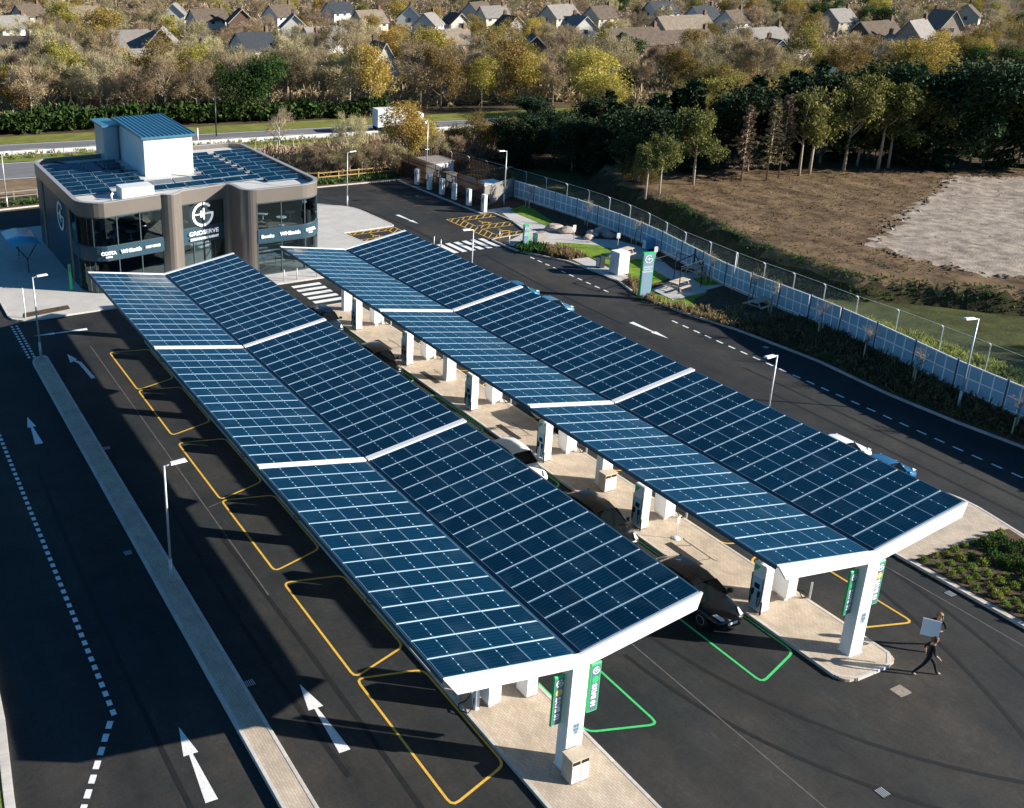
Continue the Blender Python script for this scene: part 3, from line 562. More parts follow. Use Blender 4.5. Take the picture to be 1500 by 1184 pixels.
def canopy(x0, label, flip):
    root = empty('solar_canopy', (x0, 0, 0), 0, label, 'solar canopy')
    # roof deck in two wings (white, seen in the joints and from below)
    for s in (-1, 1):
        n = Vector((-s*math.sin(TIL), 0, math.cos(TIL))); ax = Vector((s*math.cos(TIL), 0, math.sin(TIL)))
        def P(u, y, h): q = Vector((0, 0, HV))+ax*u+n*h; return (q.x, y, q.z)
        mb = MB(); u0, u1 = 0.10, SL+0.01
        for (h0, h1) in ((-0.10, -0.012),):
            mb.add([P(u0, -.02, h0), P(u1, -.02, h0), P(u1, LEN+.02, h0), P(u0, LEN+.02, h0), P(u0, -.02, h1), P(u1, -.02, h1), P(u1, LEN+.02, h1), P(u0, LEN+.02, h1)],
                   [(0, 1, 5, 4), (1, 2, 6, 5), (2, 3, 7, 6), (3, 0, 4, 7), (4, 5, 6, 7), (3, 2, 1, 0)])
        mb.build('roof_deck', WHITED, root, fix=True)
        e = MB(); e.add([P(SL+.012, -.0, -.16), P(SL+.075, -.0, -.16), P(SL+.075, LEN, -.16), P(SL+.012, LEN, -.16), P(SL+.012, 0, .0), P(SL+.075, 0, .0), P(SL+.075, LEN, .0), P(SL+.012, LEN, .0)],
              [(0, 1, 5, 4), (1, 2, 6, 5), (2, 3, 7, 6), (3, 0, 4, 7), (4, 5, 6, 7), (3, 2, 1, 0)]); e.build('edge_trim', NAVYG, root, fix=True)
        rot = (0, -TIL, 0) if s > 0 else (0, TIL, 0)
        for b in BL:
            for r in range(15):
                for c in range(3):
                    u = 0.15+1.70*(c+.5); q = P(u, b+r+.5, -.010)
                    inst('solar_panel', PANEL, root, q, (rot[0]+rnd.gauss(0, .0022), rot[1]+rnd.gauss(0, .0016), 0))
        for b in BL[1:]:
            y0, y1 = b-.32, b-.02; h0, h1 = -.02, .07
            k = MB().add([P(.06, y0, h0), P(SL+.06, y0, h0), P(SL+.06, y1, h0), P(.06, y1, h0), P(.06, y0, h1), P(SL+.06, y0, h1), P(SL+.06, y1, h1), P(.06, y1, h1)],
                       [(0, 1, 5, 4), (1, 2, 6, 5), (2, 3, 7, 6), (3, 0, 4, 7), (4, 5, 6, 7), (3, 2, 1, 0)]).build('joint_cap', WHITE, root, fix=True)
        for v in (1.4, 3.2, 4.8):                # purlins below the deck
            k = MB().add([P(v, .3, -.22), P(v+.1, .3, -.22), P(v+.1, LEN-.3, -.22), P(v, LEN-.3, -.22), P(v, .3, -.104), P(v+.1, .3, -.104), P(v+.1, LEN-.3, -.104), P(v, LEN-.3, -.104)],
                       [(0, 1, 5, 4), (1, 2, 6, 5), (2, 3, 7, 6), (3, 0, 4, 7), (4, 5, 6, 7), (3, 2, 1, 0)]).build('purlin', WHITE, root, fix=True)
    g = MB().add([(-.10, -.03, HV-.06), (.10, -.03, HV-.06), (.15, -.03, HV+.05), (-.15, -.03, HV+.05), (-.10, LEN, HV-.06), (.10, LEN, HV-.06), (.15, LEN, HV+.05), (-.15, LEN, HV+.05), (0, -.03, HV-.02), (0, LEN, HV-.02)],
                 [(0, 1, 8), (1, 2, 8), (8, 3, 0), (4, 9, 5), (5, 9, 6), (9, 4, 7), (0, 4, 5, 1), (2, 6, 9, 8), (8, 9, 7, 3), (1, 5, 6, 2), (3, 7, 4, 0)]).build('valley_gutter', NAVYG, root, fix=True)
    # beams under the roof at the columns; the end ones show as fascias
    tz = HV+.012
    for i, yb in enumerate((0.0, 15.17, 30.51, LEN-.02)):
        dy0, dy1 = (-.13, -.03) if i == 0 else ((-.12, .12) if i < 3 else (.05, .32))
        top = 0.03 if i in (0, 3) else -.12
        pts = [(-WH-.06, HV+RISE*(WH+.06)/WH+top), (0, tz+top), (WH+.06, HV+RISE*(WH+.06)/WH+top), (WH-.12, HV+RISE*.97-.58), (.55, HV-.48), (-.4, HV-.42), (-WH+.45, HV+RISE*.91-.60)]
        n = len(pts); vs = [(p[0], yb+dy0, p[1]) for p in pts]+[(p[0], yb+dy1, p[1]) for p in pts]
        fs = [tuple(range(n)), tuple(range(2*n-1, n-1, -1))]+[(k, (k+1) % n, (k+1) % n+n, k+n) for k in range(n)]
        # split the concave faces through the valley point
        fs = [(0, 1, 5, 6), (1, 4, 5), (1, 2, 3, 4), (n, n+6, n+5, n+1), (n+1, n+5, n+4), (n+1, n+4, n+3, n+2)]+fs[2:]
        MB().add(vs, fs).build('cross_beam', WHITE, root, fix=True)
        yc = yb if i < 3 else yb-.2
        if i == 0: yc = -.125
        c = MB().cbox(-.22, .48, yc, yc+.5, 0.1, HV-.46, .012).build('column', WHITE, root)
        if i == 0: number_plate(c, .16, yc, 1.85)
        MB().box(-.26, .52, yc-.04, yc+.54, 0.1, .128).build('base_plate', WHITE, c)
    for sx in (-2.6, 2.6):
        for yy in (.5, 7.6, 15.9, 23, 31.2, 38.3): MB().box(sx-.09, sx+.09, yy, yy+.5, HV+RISE*abs(sx)/WH-.42, HV+RISE*abs(sx)/WH-.22).build('light_fitting', WHITE2, root)
    YD = mat('sign_yellow', (0.72, 0.48, 0.16), .5, .4); GD = mat('sign_dot_green', (0.03, .48, .14), .5, .4)
    a, b = ((YD, GD) if not flip else (GD, YD))
    hang_sign(root, -.73, -.26, .2, 2.0, 4.06, a, '10 BAYS'); hang_sign(root, .80, 1.27, .2, 2.0, 4.06, b, '10 BAYS')
    return root
canopy(0.0, 'white V-shaped solar canopy next to the long paved median strip', False)
canopy(14.1, 'white V-shaped solar canopy beside the two people walking', True)

# ================================================================== CHARGERS
SCREEN = mat('screen', (0.02, 0.03, 0.035), 0.1, 0.5)
def tall_charger(x, y, face, label, group):
    "high-power cabinet; its screen side looks along face*x"
    o = empty('tall_charger', (x, y, .12), 0 if face < 0 else math.pi, label, 'ev charger', group)
    MB().cbox(-.26, .26, -.33, .33, .06, 2.30, .03).build('cabinet', WHITE2, o)
    MB().box(-.23, .23, -.29, .29, 0, .06).build('plinth', DARKM, o)
    f = MB().box(-.272, -.26, -.27, .27, .12, 1.62).build('front_panel', mat('charger_front', (.34, .54, .66), .4, .4), o)
    h = MB().box(-.272, -.26, -.27, .27, 1.63, 2.22).build('header_panel', mat('header_white', (.7, .74, .76), .4, .4), o)
    MB().add([(-.275, .25, 2.2), (-.275, .25, 1.85), (-.275, .05, 2.05), (-.275, -.05, 2.2)], [(0, 1, 2, 3)]).build('leaf_mark', GREEN, h)
    MB().box(-.278, -.272, -.14, .14, 1.12, 1.36).build('screen', SCREEN, f)
    for s in (-1, 1):
        hd = MB().box(-.34, -.272, s*.16-.05, s*.16+.05, .78, 1.04).build('connector', BLACK, o)
        MB().tube([(-.33, s*.16, .78), (-.36, s*.18, .45), (-.34, s*.22, .3), (-.30, s*.27, .5), (-.285, s*.30, 1.0), (-.285, s*.31, 1.75)], .022, 6).build('cable', BLACK, hd, True)
    MB().box(-.30, -.255, -.40, -.345, 0, .62).build('bumper_post', BLACK, o)
    return o
def low_charger(x, y, face, label, group, loop=True):
    "pedestal charger: tapered cabinet with a slim cable tower in front"
    o = empty('pedestal_charger', (x, y, .12), 0 if face > 0 else math.pi, label, 'ev charger', group)
    v = []
    for z, a, b in ((.20, .20, .34), (.34, .27, .40), (1.50, .27, .40), (1.58, .22, .36)):
        v += [(-a, -b, z), (a, -b, z), (a, b, z), (-a, b, z)]
    fs = [(3, 2, 1, 0), (12, 13, 14, 15)]+[(k*4+i, k*4+(i+1) % 4, k*4+4+(i+1) % 4, k*4+4+i) for k in range(3) for i in range(4)]
    MB().add(v, fs).build('cabinet', WHITE2, o); MB().box(-.12, .12, -.2, .2, 0, .20).build('plinth', GALV, o)
    t = MB().cbox(.48, .66, -.13, .13, 0, 1.42, .02).build('cable_tower', WHITE2, o)
    MB().box(.655, .667, -.09, .09, .95, 1.3).build('screen', TEALP, t)
    MB().tube([(.57, -.14, 1.15), (.58, -.22, .8), (.60, -.36, .28), (.72, -.44, .04), (1.05, -.42, .03), (1.2, -.1, .03), (1.0, .16, .04), (.74, .08, .12), (.66, .02, .5)], .022, 6).build('cable', BLACK, t, True)
    MB().tube([(1.02, -.55, 0), (1.02, -.55, .82)], .045, 10).build('guard_post', GALV, o)
    return o
YC = [3.8, 11.25, 19.0, 26.3, 34.2, 41.65]
for k, y in enumerate(YC):
    od = ('first', 'second', 'third', 'fourth', 'fifth', 'last')[k]
    tall_charger(13.05, y, -1, 'tall white rapid charger beside the parked cars, %s from the walking people' % od, 'rapid chargers on the island by the parked black cars')
    low_charger(14.62, y+.1, 1, 'white pedestal charger with looped cable behind the tall chargers, %s from the walking people' % od, 'pedestal chargers behind the tall chargers')
    tall_charger(1.05, y, 1, 'tall white rapid charger under the canopy next to the median, %s from its bin' % od, 'rapid chargers under the canopy by the median')
    low_charger(-.62, y+.1, -1, 'white pedestal charger facing the sunlit yellow bays, %s from the timber bin' % od, 'pedestal chargers by the sunlit yellow bays')
# movable sign stand near the second charger
st = empty('sign_stand', (*gp(990, 789, .12)[:2], .12), .4, 'small white notice stand on a round foot on the island', 'sign stand')
MB().lathe([(.2, 0), (.2, .03), (.05, .06)], 16).build('base', WHITE2, st, True); MB().tube([(0, 0, .05), (0, 0, 1.0)], .018, 8).build('pole', WHITE2, st, True)
MB().box(-.16, .16, -.015, .015, .85, 1.15).build('notice', WHITE2, st)
def litter_bin(x, y, z, label, rz=0, body=TIMBL):
    o = empty('litter_bin', (x, y, z), rz, label, 'bin')
    MB().cbox(-.38, .38, -.22, .30, .04, 1.0, .015).build('casing', body, o); MB().box(-.34, .34, -.20, .28, 0, .04).build('plinth', DARKM, o)
    for s in (-1, 1):
        d = MB().box(s*.185-.165, s*.185+.165, -.235, -.22, .06, .78).build('door', WHITE2, o)
        MB().box(s*.185-.15, s*.185+.15, -.232, -.2205, .80, .93).build('opening', BLACK, o)
    MB().box(-.40, .40, -.26, .32, 1.0, 1.03).build('lid', body, o)
litter_bin(-.02, -.52, .12, 'timber clad double litter bin at the foot of the column by the median canopy')
litter_bin(13.98, 14.78, .12, 'timber clad double litter bin beside a column on the island of parked black cars')

# ================================================================== LAMP POSTS
def lamp(x, y, label, h=5.8, ang=0.0, group='street lamps around the forecourt', z=0):
    o = empty('street_lamp', (x, y, z), ang, label, 'street lamp', group)
    MB().tube([(0, 0, 0), (0, 0, 1.2)], .085, 12).build('base_sleeve', GALV, o, True)
    MB().tube([(0, 0, 1.2), (0, 0, h)], .06, 10, 0, .045).build('pole', GALV, o, True)
    MB().tube([(0, 0, h-.04), (.32, 0, h+.02)], .035, 8).build('arm', GALV, o, True)
    hd = MB().add([(.28, -.12, h), (1.0, -.16, h+.04), (1.0, .16, h+.04), (.28, .12, h), (.30, -.08, h+.09), (.95, -.1, h+.12), (.95, .1, h+.12), (.30, .08, h+.09)],
             [(3, 2, 1, 0), (4, 5, 6, 7), (0, 1, 5, 4), (1, 2, 6, 5), (2, 3, 7, 6), (3, 0, 4, 7)]).build('lamp_head', WHITE2, o)
    MB().box(.4, .9, -.08, .08, h+.005, h+.02).build('lens', CARGL, hd)
lamp(-8.95, 16.57, 'grey street lamp standing on the median strip beside the yellow bays', z=.2)
lamp(-8.96, 45.6, 'grey street lamp at the far end of the median strip near the plaza', z=.2)
lamp(39.0, 12.9, 'grey street lamp in the planted bank in front of the white fence', ang=math.pi-.2, z=.4)
lamp(28.9, 75.1, 'grey street lamp on the pale plaza edge right of the building')
lamp(44.0, 68.0, 'grey street lamp by the boarded end wall of the timber compound', ang=math.pi, z=.12)
lamp(24.8, 14.6, 'grey street lamp rising behind the right canopy roof, near its people end', ang=math.pi+.1)
lamp(24.1, 43.6, 'grey street lamp rising behind the right canopy roof, near the zebra crossing', ang=math.pi)
lamp(-3.7, 90.4, 'grey street lamp beside the building in front of the highway earth bank', ang=.5)
o = empty('camera_mast', (43.4, 83.2, .1), 0, 'tall pale camera mast next to the timber compound', 'mast')
MB().tube([(0, 0, 0), (0, 0, 1.6)], .1, 12).build('base_sleeve', GALV, o, True); MB().tube([(0, 0, 1.6), (0, 0, 6.5)], .07, 10).build('pole', GALV, o, True)
MB().tube([(-.25, 0, 3.4), (.25, 0, 3.4)], .05, 8).build('bracket', GALV, o); MB().tube([(0, 0, 6.4), (-.1, 0, 6.75), (-.35, 0, 6.7)], .05, 8).build('hook', GALV, o, True)
MB().lathe([(.05, 6.35), (.16, 6.45), (.16, 6.6), (.06, 6.7)], 12, -.36).build('dome_camera', WHITE2, o, True)

# ================================================================== CARS
def car(x, y, heading, paint, label, group=None, L=4.45, Wd=1.84, H=1.5, suv=0.0):
    o = empty('parked_car', (x, y, .0), heading, label, 'car', group)
    l, w2 = L/2, Wd/2
    # stations: (x along length, half width at belt, sill z, shoulder z); nose at +x
    st = [(-l, .62, .42, .74), (-l+.10, .78, .30, .92+suv*.3), (-l+.45, .88, .24, .98+suv*.2), (-l*.45, .92, .22, .98), (0, .92, .20, .96), (l*.42, .92, .22, .93), (l-.75, .89, .24, .86), (l-.28, .80, .26, .74), (l-.05, .66, .34, .62), (l, .5, .42, .54)]
    prof = []
    for (px, hw, z0, z1) in st:
        hw *= w2/.92; m = (z0+z1)/2
        prof.append([(px, -hw*.90, z0), (px, -hw, z0+(z1-z0)*.35), (px, -hw*.985, z0+(z1-z0)*.72), (px, -hw*.86, z1), (px, 0, z1+.05), (px, hw*.86, z1), (px, hw*.985, z0+(z1-z0)*.72), (px, hw, z0+(z1-z0)*.35), (px, hw*.90, z0)])
    n = 9; vs = [p for r in prof for p in r]; fs = [tuple(range(n)), tuple((len(prof)-1)*n+k for k in range(n-1, -1, -1))]
    for i in range(len(prof)-1):
        for k in range(n): fs.append((i*n+k, (i+1)*n+k, (i+1)*n+(k+1) % n, i*n+(k+1) % n))
    body = MB().add(vs, fs).build('body', paint, o, True, fix=True)
    sm = body.modifiers.new('s', 'SUBSURF'); sm.levels = 1; sm.render_levels = 1
    # greenhouse: glass below, roof skin above
    gx = [(-l+.35+suv*.0, .60, .97), (-l+.95-suv*.35, .62, H-.10), (-l+1.5-suv*.4, .60, H), (.15, .60, H+.01), (.62, .58, H-.07), (l-1.12, .70, .93)]
    gv = []
    for i, (px, hw, z) in enumerate(gx):
        zb = .94; hwt = hw if z > 1.1 else .74
        hwt *= w2/.92; gv += [(px, -hwt, z), (px, hwt, z)]
    side = [(-l+.40, -.80*w2/.92, .95), (-l+.40, .80*w2/.92, .95), (l-1.15, -.80*w2/.92, .92), (l-1.15, .80*w2/.92, .92)]
    gv += side; fs = [(2*i, 2*i+2, 2*i+3, 2*i+1) for i in range(5)]
    b = 12; fs += [(b, b+2, 10, 8, 6, 4, 2, 0), (b+1, 1, 3, 5, 7, 9, 11, b+3)]
    MB().add(gv, fs).build('window_glass', CARGL, o, fix=True)
    rv = []; 
    for i in (1, 2, 3, 4):
        px, hw, z = gx[i]; hw *= w2/.92
        rv += [(px, -hw*.99, z+.012), (px, -hw*.55, z+.045), (px, hw*.55, z+.045), (px, hw*.99, z+.012)]
    MB().add(rv, [(4*i+k, 4*i+4+k, 4*i+5+k, 4*i+1+k) for i in range(3) for k in range(3)]).build('roof_panel', paint, o, True)
    for s in (-1, 1):     # pillars
        for (i, bx) in ((4, l-1.14), (1, -l+.42)):
            px, hw, z = gx[i]; MB().tube([(px, s*hw*w2/.92, z+.01), (bx, s*.80*w2/.92, .95)], .045, 6).build('pillar', paint, o, True)
        px = .05; MB().tube([(px, s*.6*w2/.92, H), (px-.1, s*.80*w2/.92, .95)], .04, 6).build('pillar', DARKM, o)
        MB().cbox(l-1.35, l-1.15, min(s*w2*.98, s*(w2+.17)), max(s*w2*.98, s*(w2+.17)), .92, 1.06, .03).build('wing_mirror', paint, o)
        hl = MB().add([(l-.50, s*.70*w2/.92, .72), (l-.10, s*.60*w2/.92, .66), (l-.06, s*.42*w2/.92, .64), (l-.16, s*.42*w2/.92, .70), (l-.42, s*.56*w2/.92, .78)], [(0, 1, 2, 3, 4)] if s > 0 else [(4, 3, 2, 1, 0)])
        hl.build('headlight', mat('headlamp', (.55, .6, .62), .1, .6), o, loc=(.035, 0, .03))
        MB().box(-l+.02, -l+.14, min(s*.36, s*.60)*w2/.92, max(s*.36, s*.60)*w2/.92, .76, .86).build('tail_light', mat('tail_lamp', (.25, .01, .01), .2, .5), o)
        for wx in (-l+.82, l-.86):
            wl = empty_child('wheel', o, (wx, s*(w2-.11), .33))
            MB().lathe([(.22, -.1), (.33, -.09), (.335, 0), (.33, .09), (.22, .1)], 20).build('tyre', BLACK, wl, True, rot=(R(90), 0, 0))
            MB().lathe([(.21, -.09), (.21, .102), (.06, .085)], 14).build('rim', GALV, wl, True, rot=(R(90 if s < 0 else -90), 0, 0))
    MB().box(l-.02, l+.015, -.26, .26, .40, .51).build('number_plate', mat('plate_white', (.75, .75, .72), .5, .4), o)
    MB().box(l-.10, l-.005, -.5, .5, .24, .36).build('grille', BLACK, o)
    return o
def empty_child(name, parent, loc):
    e = bpy.data.objects.new(name, None); e.location = loc; e.empty_display_size = .1; return link(e, parent)
def paintm(name, c, metal=.3): return mat(name, c, .35, .2, metal, coat=.55)
PB = paintm('black_paint', (0.003, 0.005, 0.007), 0); PW = paintm('white_paint', (.72, .73, .73), 0); PBL = paintm('blue_paint', (.03, .14, .28)); PG = paintm('grey_paint', (.16, .17, .18), .6)
car(10.95, 5.55, -math.pi/2, PB, 'black car in the green bay nearest the walking people', L=4.7, Wd=1.9, H=1.45)
car(10.95, 12.0, -math.pi/2, PB, 'black car in a green bay beside the timber bin on the island', L=4.75, Wd=1.9, H=1.5)
car(10.85, 18.7, -math.pi/2, PW, 'white car in the green bay between the two canopies', L=4.4)
car(10.95, 34.5, -math.pi/2, PB, 'black car alone in the green bay halfway along the far canopy half', L=4.5)
car(10.95, 43.0, -math.pi/2, paintm('dark_blue_paint', (.012, .03, .05)), 'dark blue car in the last green bay beside the zebra crossing', L=4.3)
car(27.1, 11.75, 0, PW, 'white car parked beyond the right canopy roof beside a blue car', L=4.4)
car(27.2, 9.1, 0, PBL, 'blue car parked beyond the right canopy roof beside a white car', L=4.4)
car(27.2, 37.8, 0, paintm('pale_blue_paint', (.10, .24, .36)), 'pale blue car parked behind the right canopy roof across from the totem sign', L=4.3)
car(27.1, 42.0, 0, paintm('teal_paint', (.03, .16, .25)), 'teal car parked behind the right canopy roof by the zebra crossing lamp', L=4.3)
car(17.1, 22.6, math.pi/2, PG, 'grey car parked in a yellow bay under the right canopy', L=4.4)

# ================================================================== FORECOURT BUILDING
BLD = empty('charging_hub_building', (0, 0, 0), 0, 'two storey taupe and glass building with white circular emblem and rooftop solar panels', 'building')
HB = 7.5
outline = {}
left_side = [(-2.95, 75.6), (-2.95, 61.6)]
corner_fl = arc(-0.65, 59.75, 2.3, 180, 258, 8)            # front-left rounded corner
p1a, p1b = (3.75, 58.35), (5.55, 58.75)
pier1 = [p1a]+[(3.75+1.8*t, 58.35+.4*t-0.62*math.sin(math.pi*t)) for t in (.12, .25, .4, .5, .6, .75, .88)]+[p1b]
centre = [p1b, (9.45, 59.58)]
pier2 = [(9.45, 59.58)]+[(9.75, 59.58), (10.0, 59.42), (10.14, 59.05), (10.18, 58.4)]+arc(11.2, 57.55, 1.0, 178, 258, 7)+[(11.3, 56.52)]
front_r = [(11.3, 56.52), (15.3, 56.5)]+arc(15.35, 58.65, 2.15, -88, 0, 8)+[(17.5, 62.0)]
right_side = [(17.5, 62.0), (17.5, 75.2)]; back = [(17.5, 75.2)]+arc(15.9, 75.4, 1.6, 0, 90, 5)+[(-1.4, 77.0)]+arc(-1.35, 75.4, 1.6, 90, 180, 5)
full = left_side+corner_fl+[p1a]+pier1[1:]+centre[1:]+pier2[1:]+front_r[1:]+right_side[1:]+back[1:-1]
def offset(pts, d, closed=False):
    A, B = stroke(pts, 2*d, closed); return [tuple(p) for p in B]      # B = right-hand side of travel = outside (travel is counter-clockwise: outside is right)
def wall(name, pts, z0, z1, m, out=0.0, th=0.18, closed=False, parent=None):
    o_ = offset(pts, out, closed) if out else pts; i_ = [tuple(p) for p in stroke(pts, 2*(th-out), closed)[0]] if True else 0
    n = len(o_); vs = [(p[0], p[1], z0) for p in o_]+[(p[0], p[1], z1) for p in o_]+[(p[0], p[1], z0) for p in i_]+[(p[0], p[1], z1) for p in i_]; fs = []
    for k in range(n if closed else n-1):
        j = (k+1) % n; fs += [(k, j, j+n, k+n), (2*n+j, 2*n+k, 3*n+k, 3*n+j), (k+n, j+n, 3*n+j, 3*n+k), (j, k, 2*n+k, 2*n+j)]
    if not closed: fs += [(0, n, 3*n, 2*n), (n-1, 3*n-1, 4*n-1, 2*n-1)]
    return MB().add(vs, fs).build(name, m, parent or BLD)
wall('fascia', full, 6.38, HB, TAUPE, 0.06, 0.3, True)
cop = wall('coping', full, HB, HB+.05, mat('coping', (.40, .38, .36), .4, .5, .3), 0.09, 0.36, True)
wall('pier', pier1, 0.05, 6.38, TAUPE, 0.05, 0.4); wall('pier', pier2, 0.05, 6.38, TAUPE, 0.05, 0.4)
MULL = mat('mullion', (.05, .07, .08), .4, .5)
def glazing(pts, z0, z1, n_m, name='window'):
    g = wall(name, pts, z0, z1, GLASS, 0.0, 0.03)
    P = [Vector(p) for p in pts]; seg = [(P[i+1]-P[i]).length for i in range(len(P)-1)]; T = sum(seg)
    for k in range(n_m+1):
        s = T*k/n_m
        for i, l in enumerate(seg):
            if s <= l+1e-6 or i == len(seg)-1: q = P[i]+(P[i+1]-P[i])*min(1, s/l); break
            s -= l
        MB().box(-.04, .04, -.06, .06, z0, z1).build('mullion', MULL, g, loc=(q.x, q.y, 0), rot=(0, 0, math.atan2(P[i+1].y-P[i].y, P[i+1].x-P[i].x)))
    wall('sill', pts, z0-.04, z0+.06, MULL, 0.03, 0.14, parent=g); wall('head', pts, z1-.08, z1+.002, MULL, 0.03, 0.14, parent=g)
    return g
lbay = [(-2.95, 61.6)]+corner_fl+[p1a]
glazing(lbay, 3.95, 6.36, 5); glazing(lbay, 0.15, 2.86, 5); glazing(front_r, 4.08, 6.36, 5); glazing(front_r, 0.15, 2.96, 5)
BANDM = mat('sign_band', (0.018, 0.055, 0.085), .4, .5)
wall('sign_band', lbay, 2.86, 3.95, BANDM, 0.10, 0.3); wall('sign_band', front_r, 2.96, 4.08, BANDM, 0.10, 0.3)
glazing(centre, 4.25, 6.36, 2); glazing(centre, 0.15, 3.0, 4); wall('sign_band', centre, 3.0, 4.25, BANDM, 0.06, 0.3)
LETT = mat('lettering_white', (.85, .85, .84), .5, .4); LETB = mat('backlit_lettering', (.85, .86, .86), .5, .4, emit=.22)
angl = math.atan2(1.0, 5.0)*.95
def onwall(txt, size, x, y, z, a, bold=.01): return text(txt, size, LETB, BLD, (x, y, z), (R(90), 0, a), bold, depth=.02)
onwall('COSTA', .38, -1.05, 57.34, 3.45, .0, .014); onwall('COFFEE', .15, -1.05, 57.34, 3.14, .0); onwall('WHSmith', .44, .85, 57.62, 3.42, .178, .010); onwall('POST OFFICE', .27, 2.75, 57.98, 3.42, .178, .010).scale = (.82, 1, 1)
onwall('Booths', .40, 12.15, 56.36, 3.5, 0, .012); onwall('WHSmith', .46, 14.2, 56.36, 3.55, 0, .010); onwall('COSTA', .34, 16.15, 56.52, 3.62, .35, .012); onwall('COFFEE', .13, 16.15, 56.52, 3.36, .35)
onwall('GRIDSERVE', .50, 7.45, 58.95, 3.78, .21, .006).scale = (1.15, 1, 1); onwall('SUSTAINABLE ENERGY', .27, 7.5, 58.95, 3.3, .21, .010).scale = (1.0, 1, 1)
g = MB(); logo_g(g, 0, 0, 1.02, 0); g.build('emblem', LETB, BLD, loc=(7.42, 58.92, 5.32), rot=(0, 0, .21))
g = MB(); logo_g(g, 0, 0, 1.25, 0); g.build('emblem', LETT, BLD, loc=(-3.06, 65.3, 4.9), rot=(0, 0, R(-90)))
wall('side_wall', left_side, 0.05, 6.38, NAVY, 0, .2)
for (a, b) in ((61.75, 62.3), (72.6, 73.4)): MB().box(-3.02, -2.95, a, b, .05, 6.38).build('timber_strip', TIMBER, BLD)
wall('side_wall', right_side, 0.05, 6.38, NAVY, 0, .2); wall('rear_wall', back, 0.05, 6.38, NAVY, 0, .2)
MEMB = mat('roof_membrane', (.50, .49, .47), .85, .3, vary=.10, vscale=.6)
MB().prism([tuple(p) for p in stroke(full, .6, True)[0]], 6.9, 7.12).build('roof', MEMB, BLD)
# interior: floors, warm back wall, furniture seen through the glass
inn = [tuple(p) for p in stroke(full, .5, True)[0]]
MB().prism(inn, 3.2, 3.5).build('floor_slab', mat('interior_floor', (.30, .26, .22), .6, .3, vary=.1), BLD); MB().prism(inn, 0.06, 0.12).build('floor_slab', MATS['interior_floor'], BLD)
MB().box(-2.6, 17.2, 66.0, 66.2, .12, 6.85).build('interior_wall', TIMBER, BLD); MB().box(5.2, 5.4, 59.5, 66, .12, 6.85).build('interior_wall', mat('interior_paint', (.42, .40, .37), .8, .2), BLD); MB().box(10.6, 10.8, 60, 66, .12, 6.85).build('interior_wall', MATS['interior_paint'], BLD)
TT = MB().lathe([(.45, .70), (.45, .74)], 14).tube([(0, 0, 0), (0, 0, .7)], .04, 8).lathe([(.25, 0), (.25, .03)], 12).mesh('cafe_table', WHITE2)
for (x, y) in ((0, 59.6), (1.6, 60.4), (3.2, 60.0), (-1.2, 61.5), (.8, 62.2), (2.8, 62.6), (13, 58.6), (14.6, 59.2), (16, 60.5), (13.6, 61)): inst('cafe_table', TT, BLD, (x, y, 3.5))
for k in range(4): MB().box(12.6, 16.2, 60.2, 60.5, .5+k*.5, .56+k*.5).build('shop_shelf', TEALP, BLD)
# roof plant: tower, box, solar rows
TWR = mat('tower_panel', (.70, .72, .73), .45, .4, vary=.04, vscale=.8); TRF = mat('tower_roof', (.07, .22, .31), .3, .5, .3)
MB().box(5.0, 9.42, 67.0, 76.6, 7.0, 10.45).build('roof_tower', TWR, BLD)
MB().prism(rounded([(3.5, 75.0), (5.0, 75.0), (5.0, 79.2), (3.5, 79.2)], .7), 0.05, 10.35).build('stair_tower', mat('tower_grey', (.34, .42, .47), .4, .5, .2), BLD)
tr = MB().add([(4.75, 66.7, 10.46), (9.7, 66.7, 10.46), (9.7, 77, 10.72), (4.75, 77, 10.72), (4.75, 66.7, 10.62), (9.7, 66.7, 10.62), (9.7, 77, 10.88), (4.75, 77, 10.88)], [(3, 2, 1, 0), (4, 5, 6, 7), (0, 1, 5, 4), (1, 2, 6, 5), (2, 3, 7, 6), (3, 0, 4, 7)]).build('tower_roof', TRF, BLD)
SEAM = MB().box(-.03, .03, 0, 10.28, 0, .07).mesh('standing_seam', TRF)
for k in range(13): inst('standing_seam', SEAM, tr, (4.80+k*.405, 66.71, 10.622), (.0253, 0, 0))
MB().prism([(3.3, 74.8), (5.0, 74.8), (5.0, 79.4), (3.3, 79.4)], 10.36, 10.5).build('tower_roof', TRF, BLD)
MB().cbox(.9, 3.6, 59.6, 61.4, 7.1, 8.0, .03).build('plant_box', mat('plant_box', (.62, .64, .66), .5, .4), BLD)
MB().tube([(0.1, 59.8, 7.1), (.1, 59.8, 7.55), (.25, 59.8, 7.7)], .1, 10).build('vent_pipe', WHITE2, BLD, True)
RPAN = pv_mesh('roof_panel', 1.62, .98, .03, .012, .012, PVR)
def rp(x, y):
    inst('roof_panel', RPAN, BLD, (x, y, 7.33), (R(11), 0, 0)); MB().box(-.8, .8, .38, .47, 0, .2).build('panel_ballast', DARKM, BLD, loc=(x, y, 7.12)) if False else None
BALL = MB().box(-.82, .82, .40, .50, -.30, .02).mesh('panel_ballast', DARKM)
def rowp(x0, n, y, tilt=0.0):
    for k in range(n):
        x = x0+k*1.66+(k//2)*.10; rp(x, y+tilt*(x-x0)); inst('panel_ballast', BALL, BLD, (x, y+tilt*(x-x0), 7.41))
for r, yy in enumerate((62.6, 64.2, 65.8, 67.4, 69.0, 70.6, 72.2, 73.8)):
    rowp(-1.75, 4 if r > 0 else 2, yy)
rowp(4.4, 6, 61.5, .05); rowp(3.9, 6, 63.5, .04)
for r in range(6): rowp(10.6, 2, 65.4+r*1.6)
for r in range(9): rowp(14.6, 2, 60.6+r*1.6)
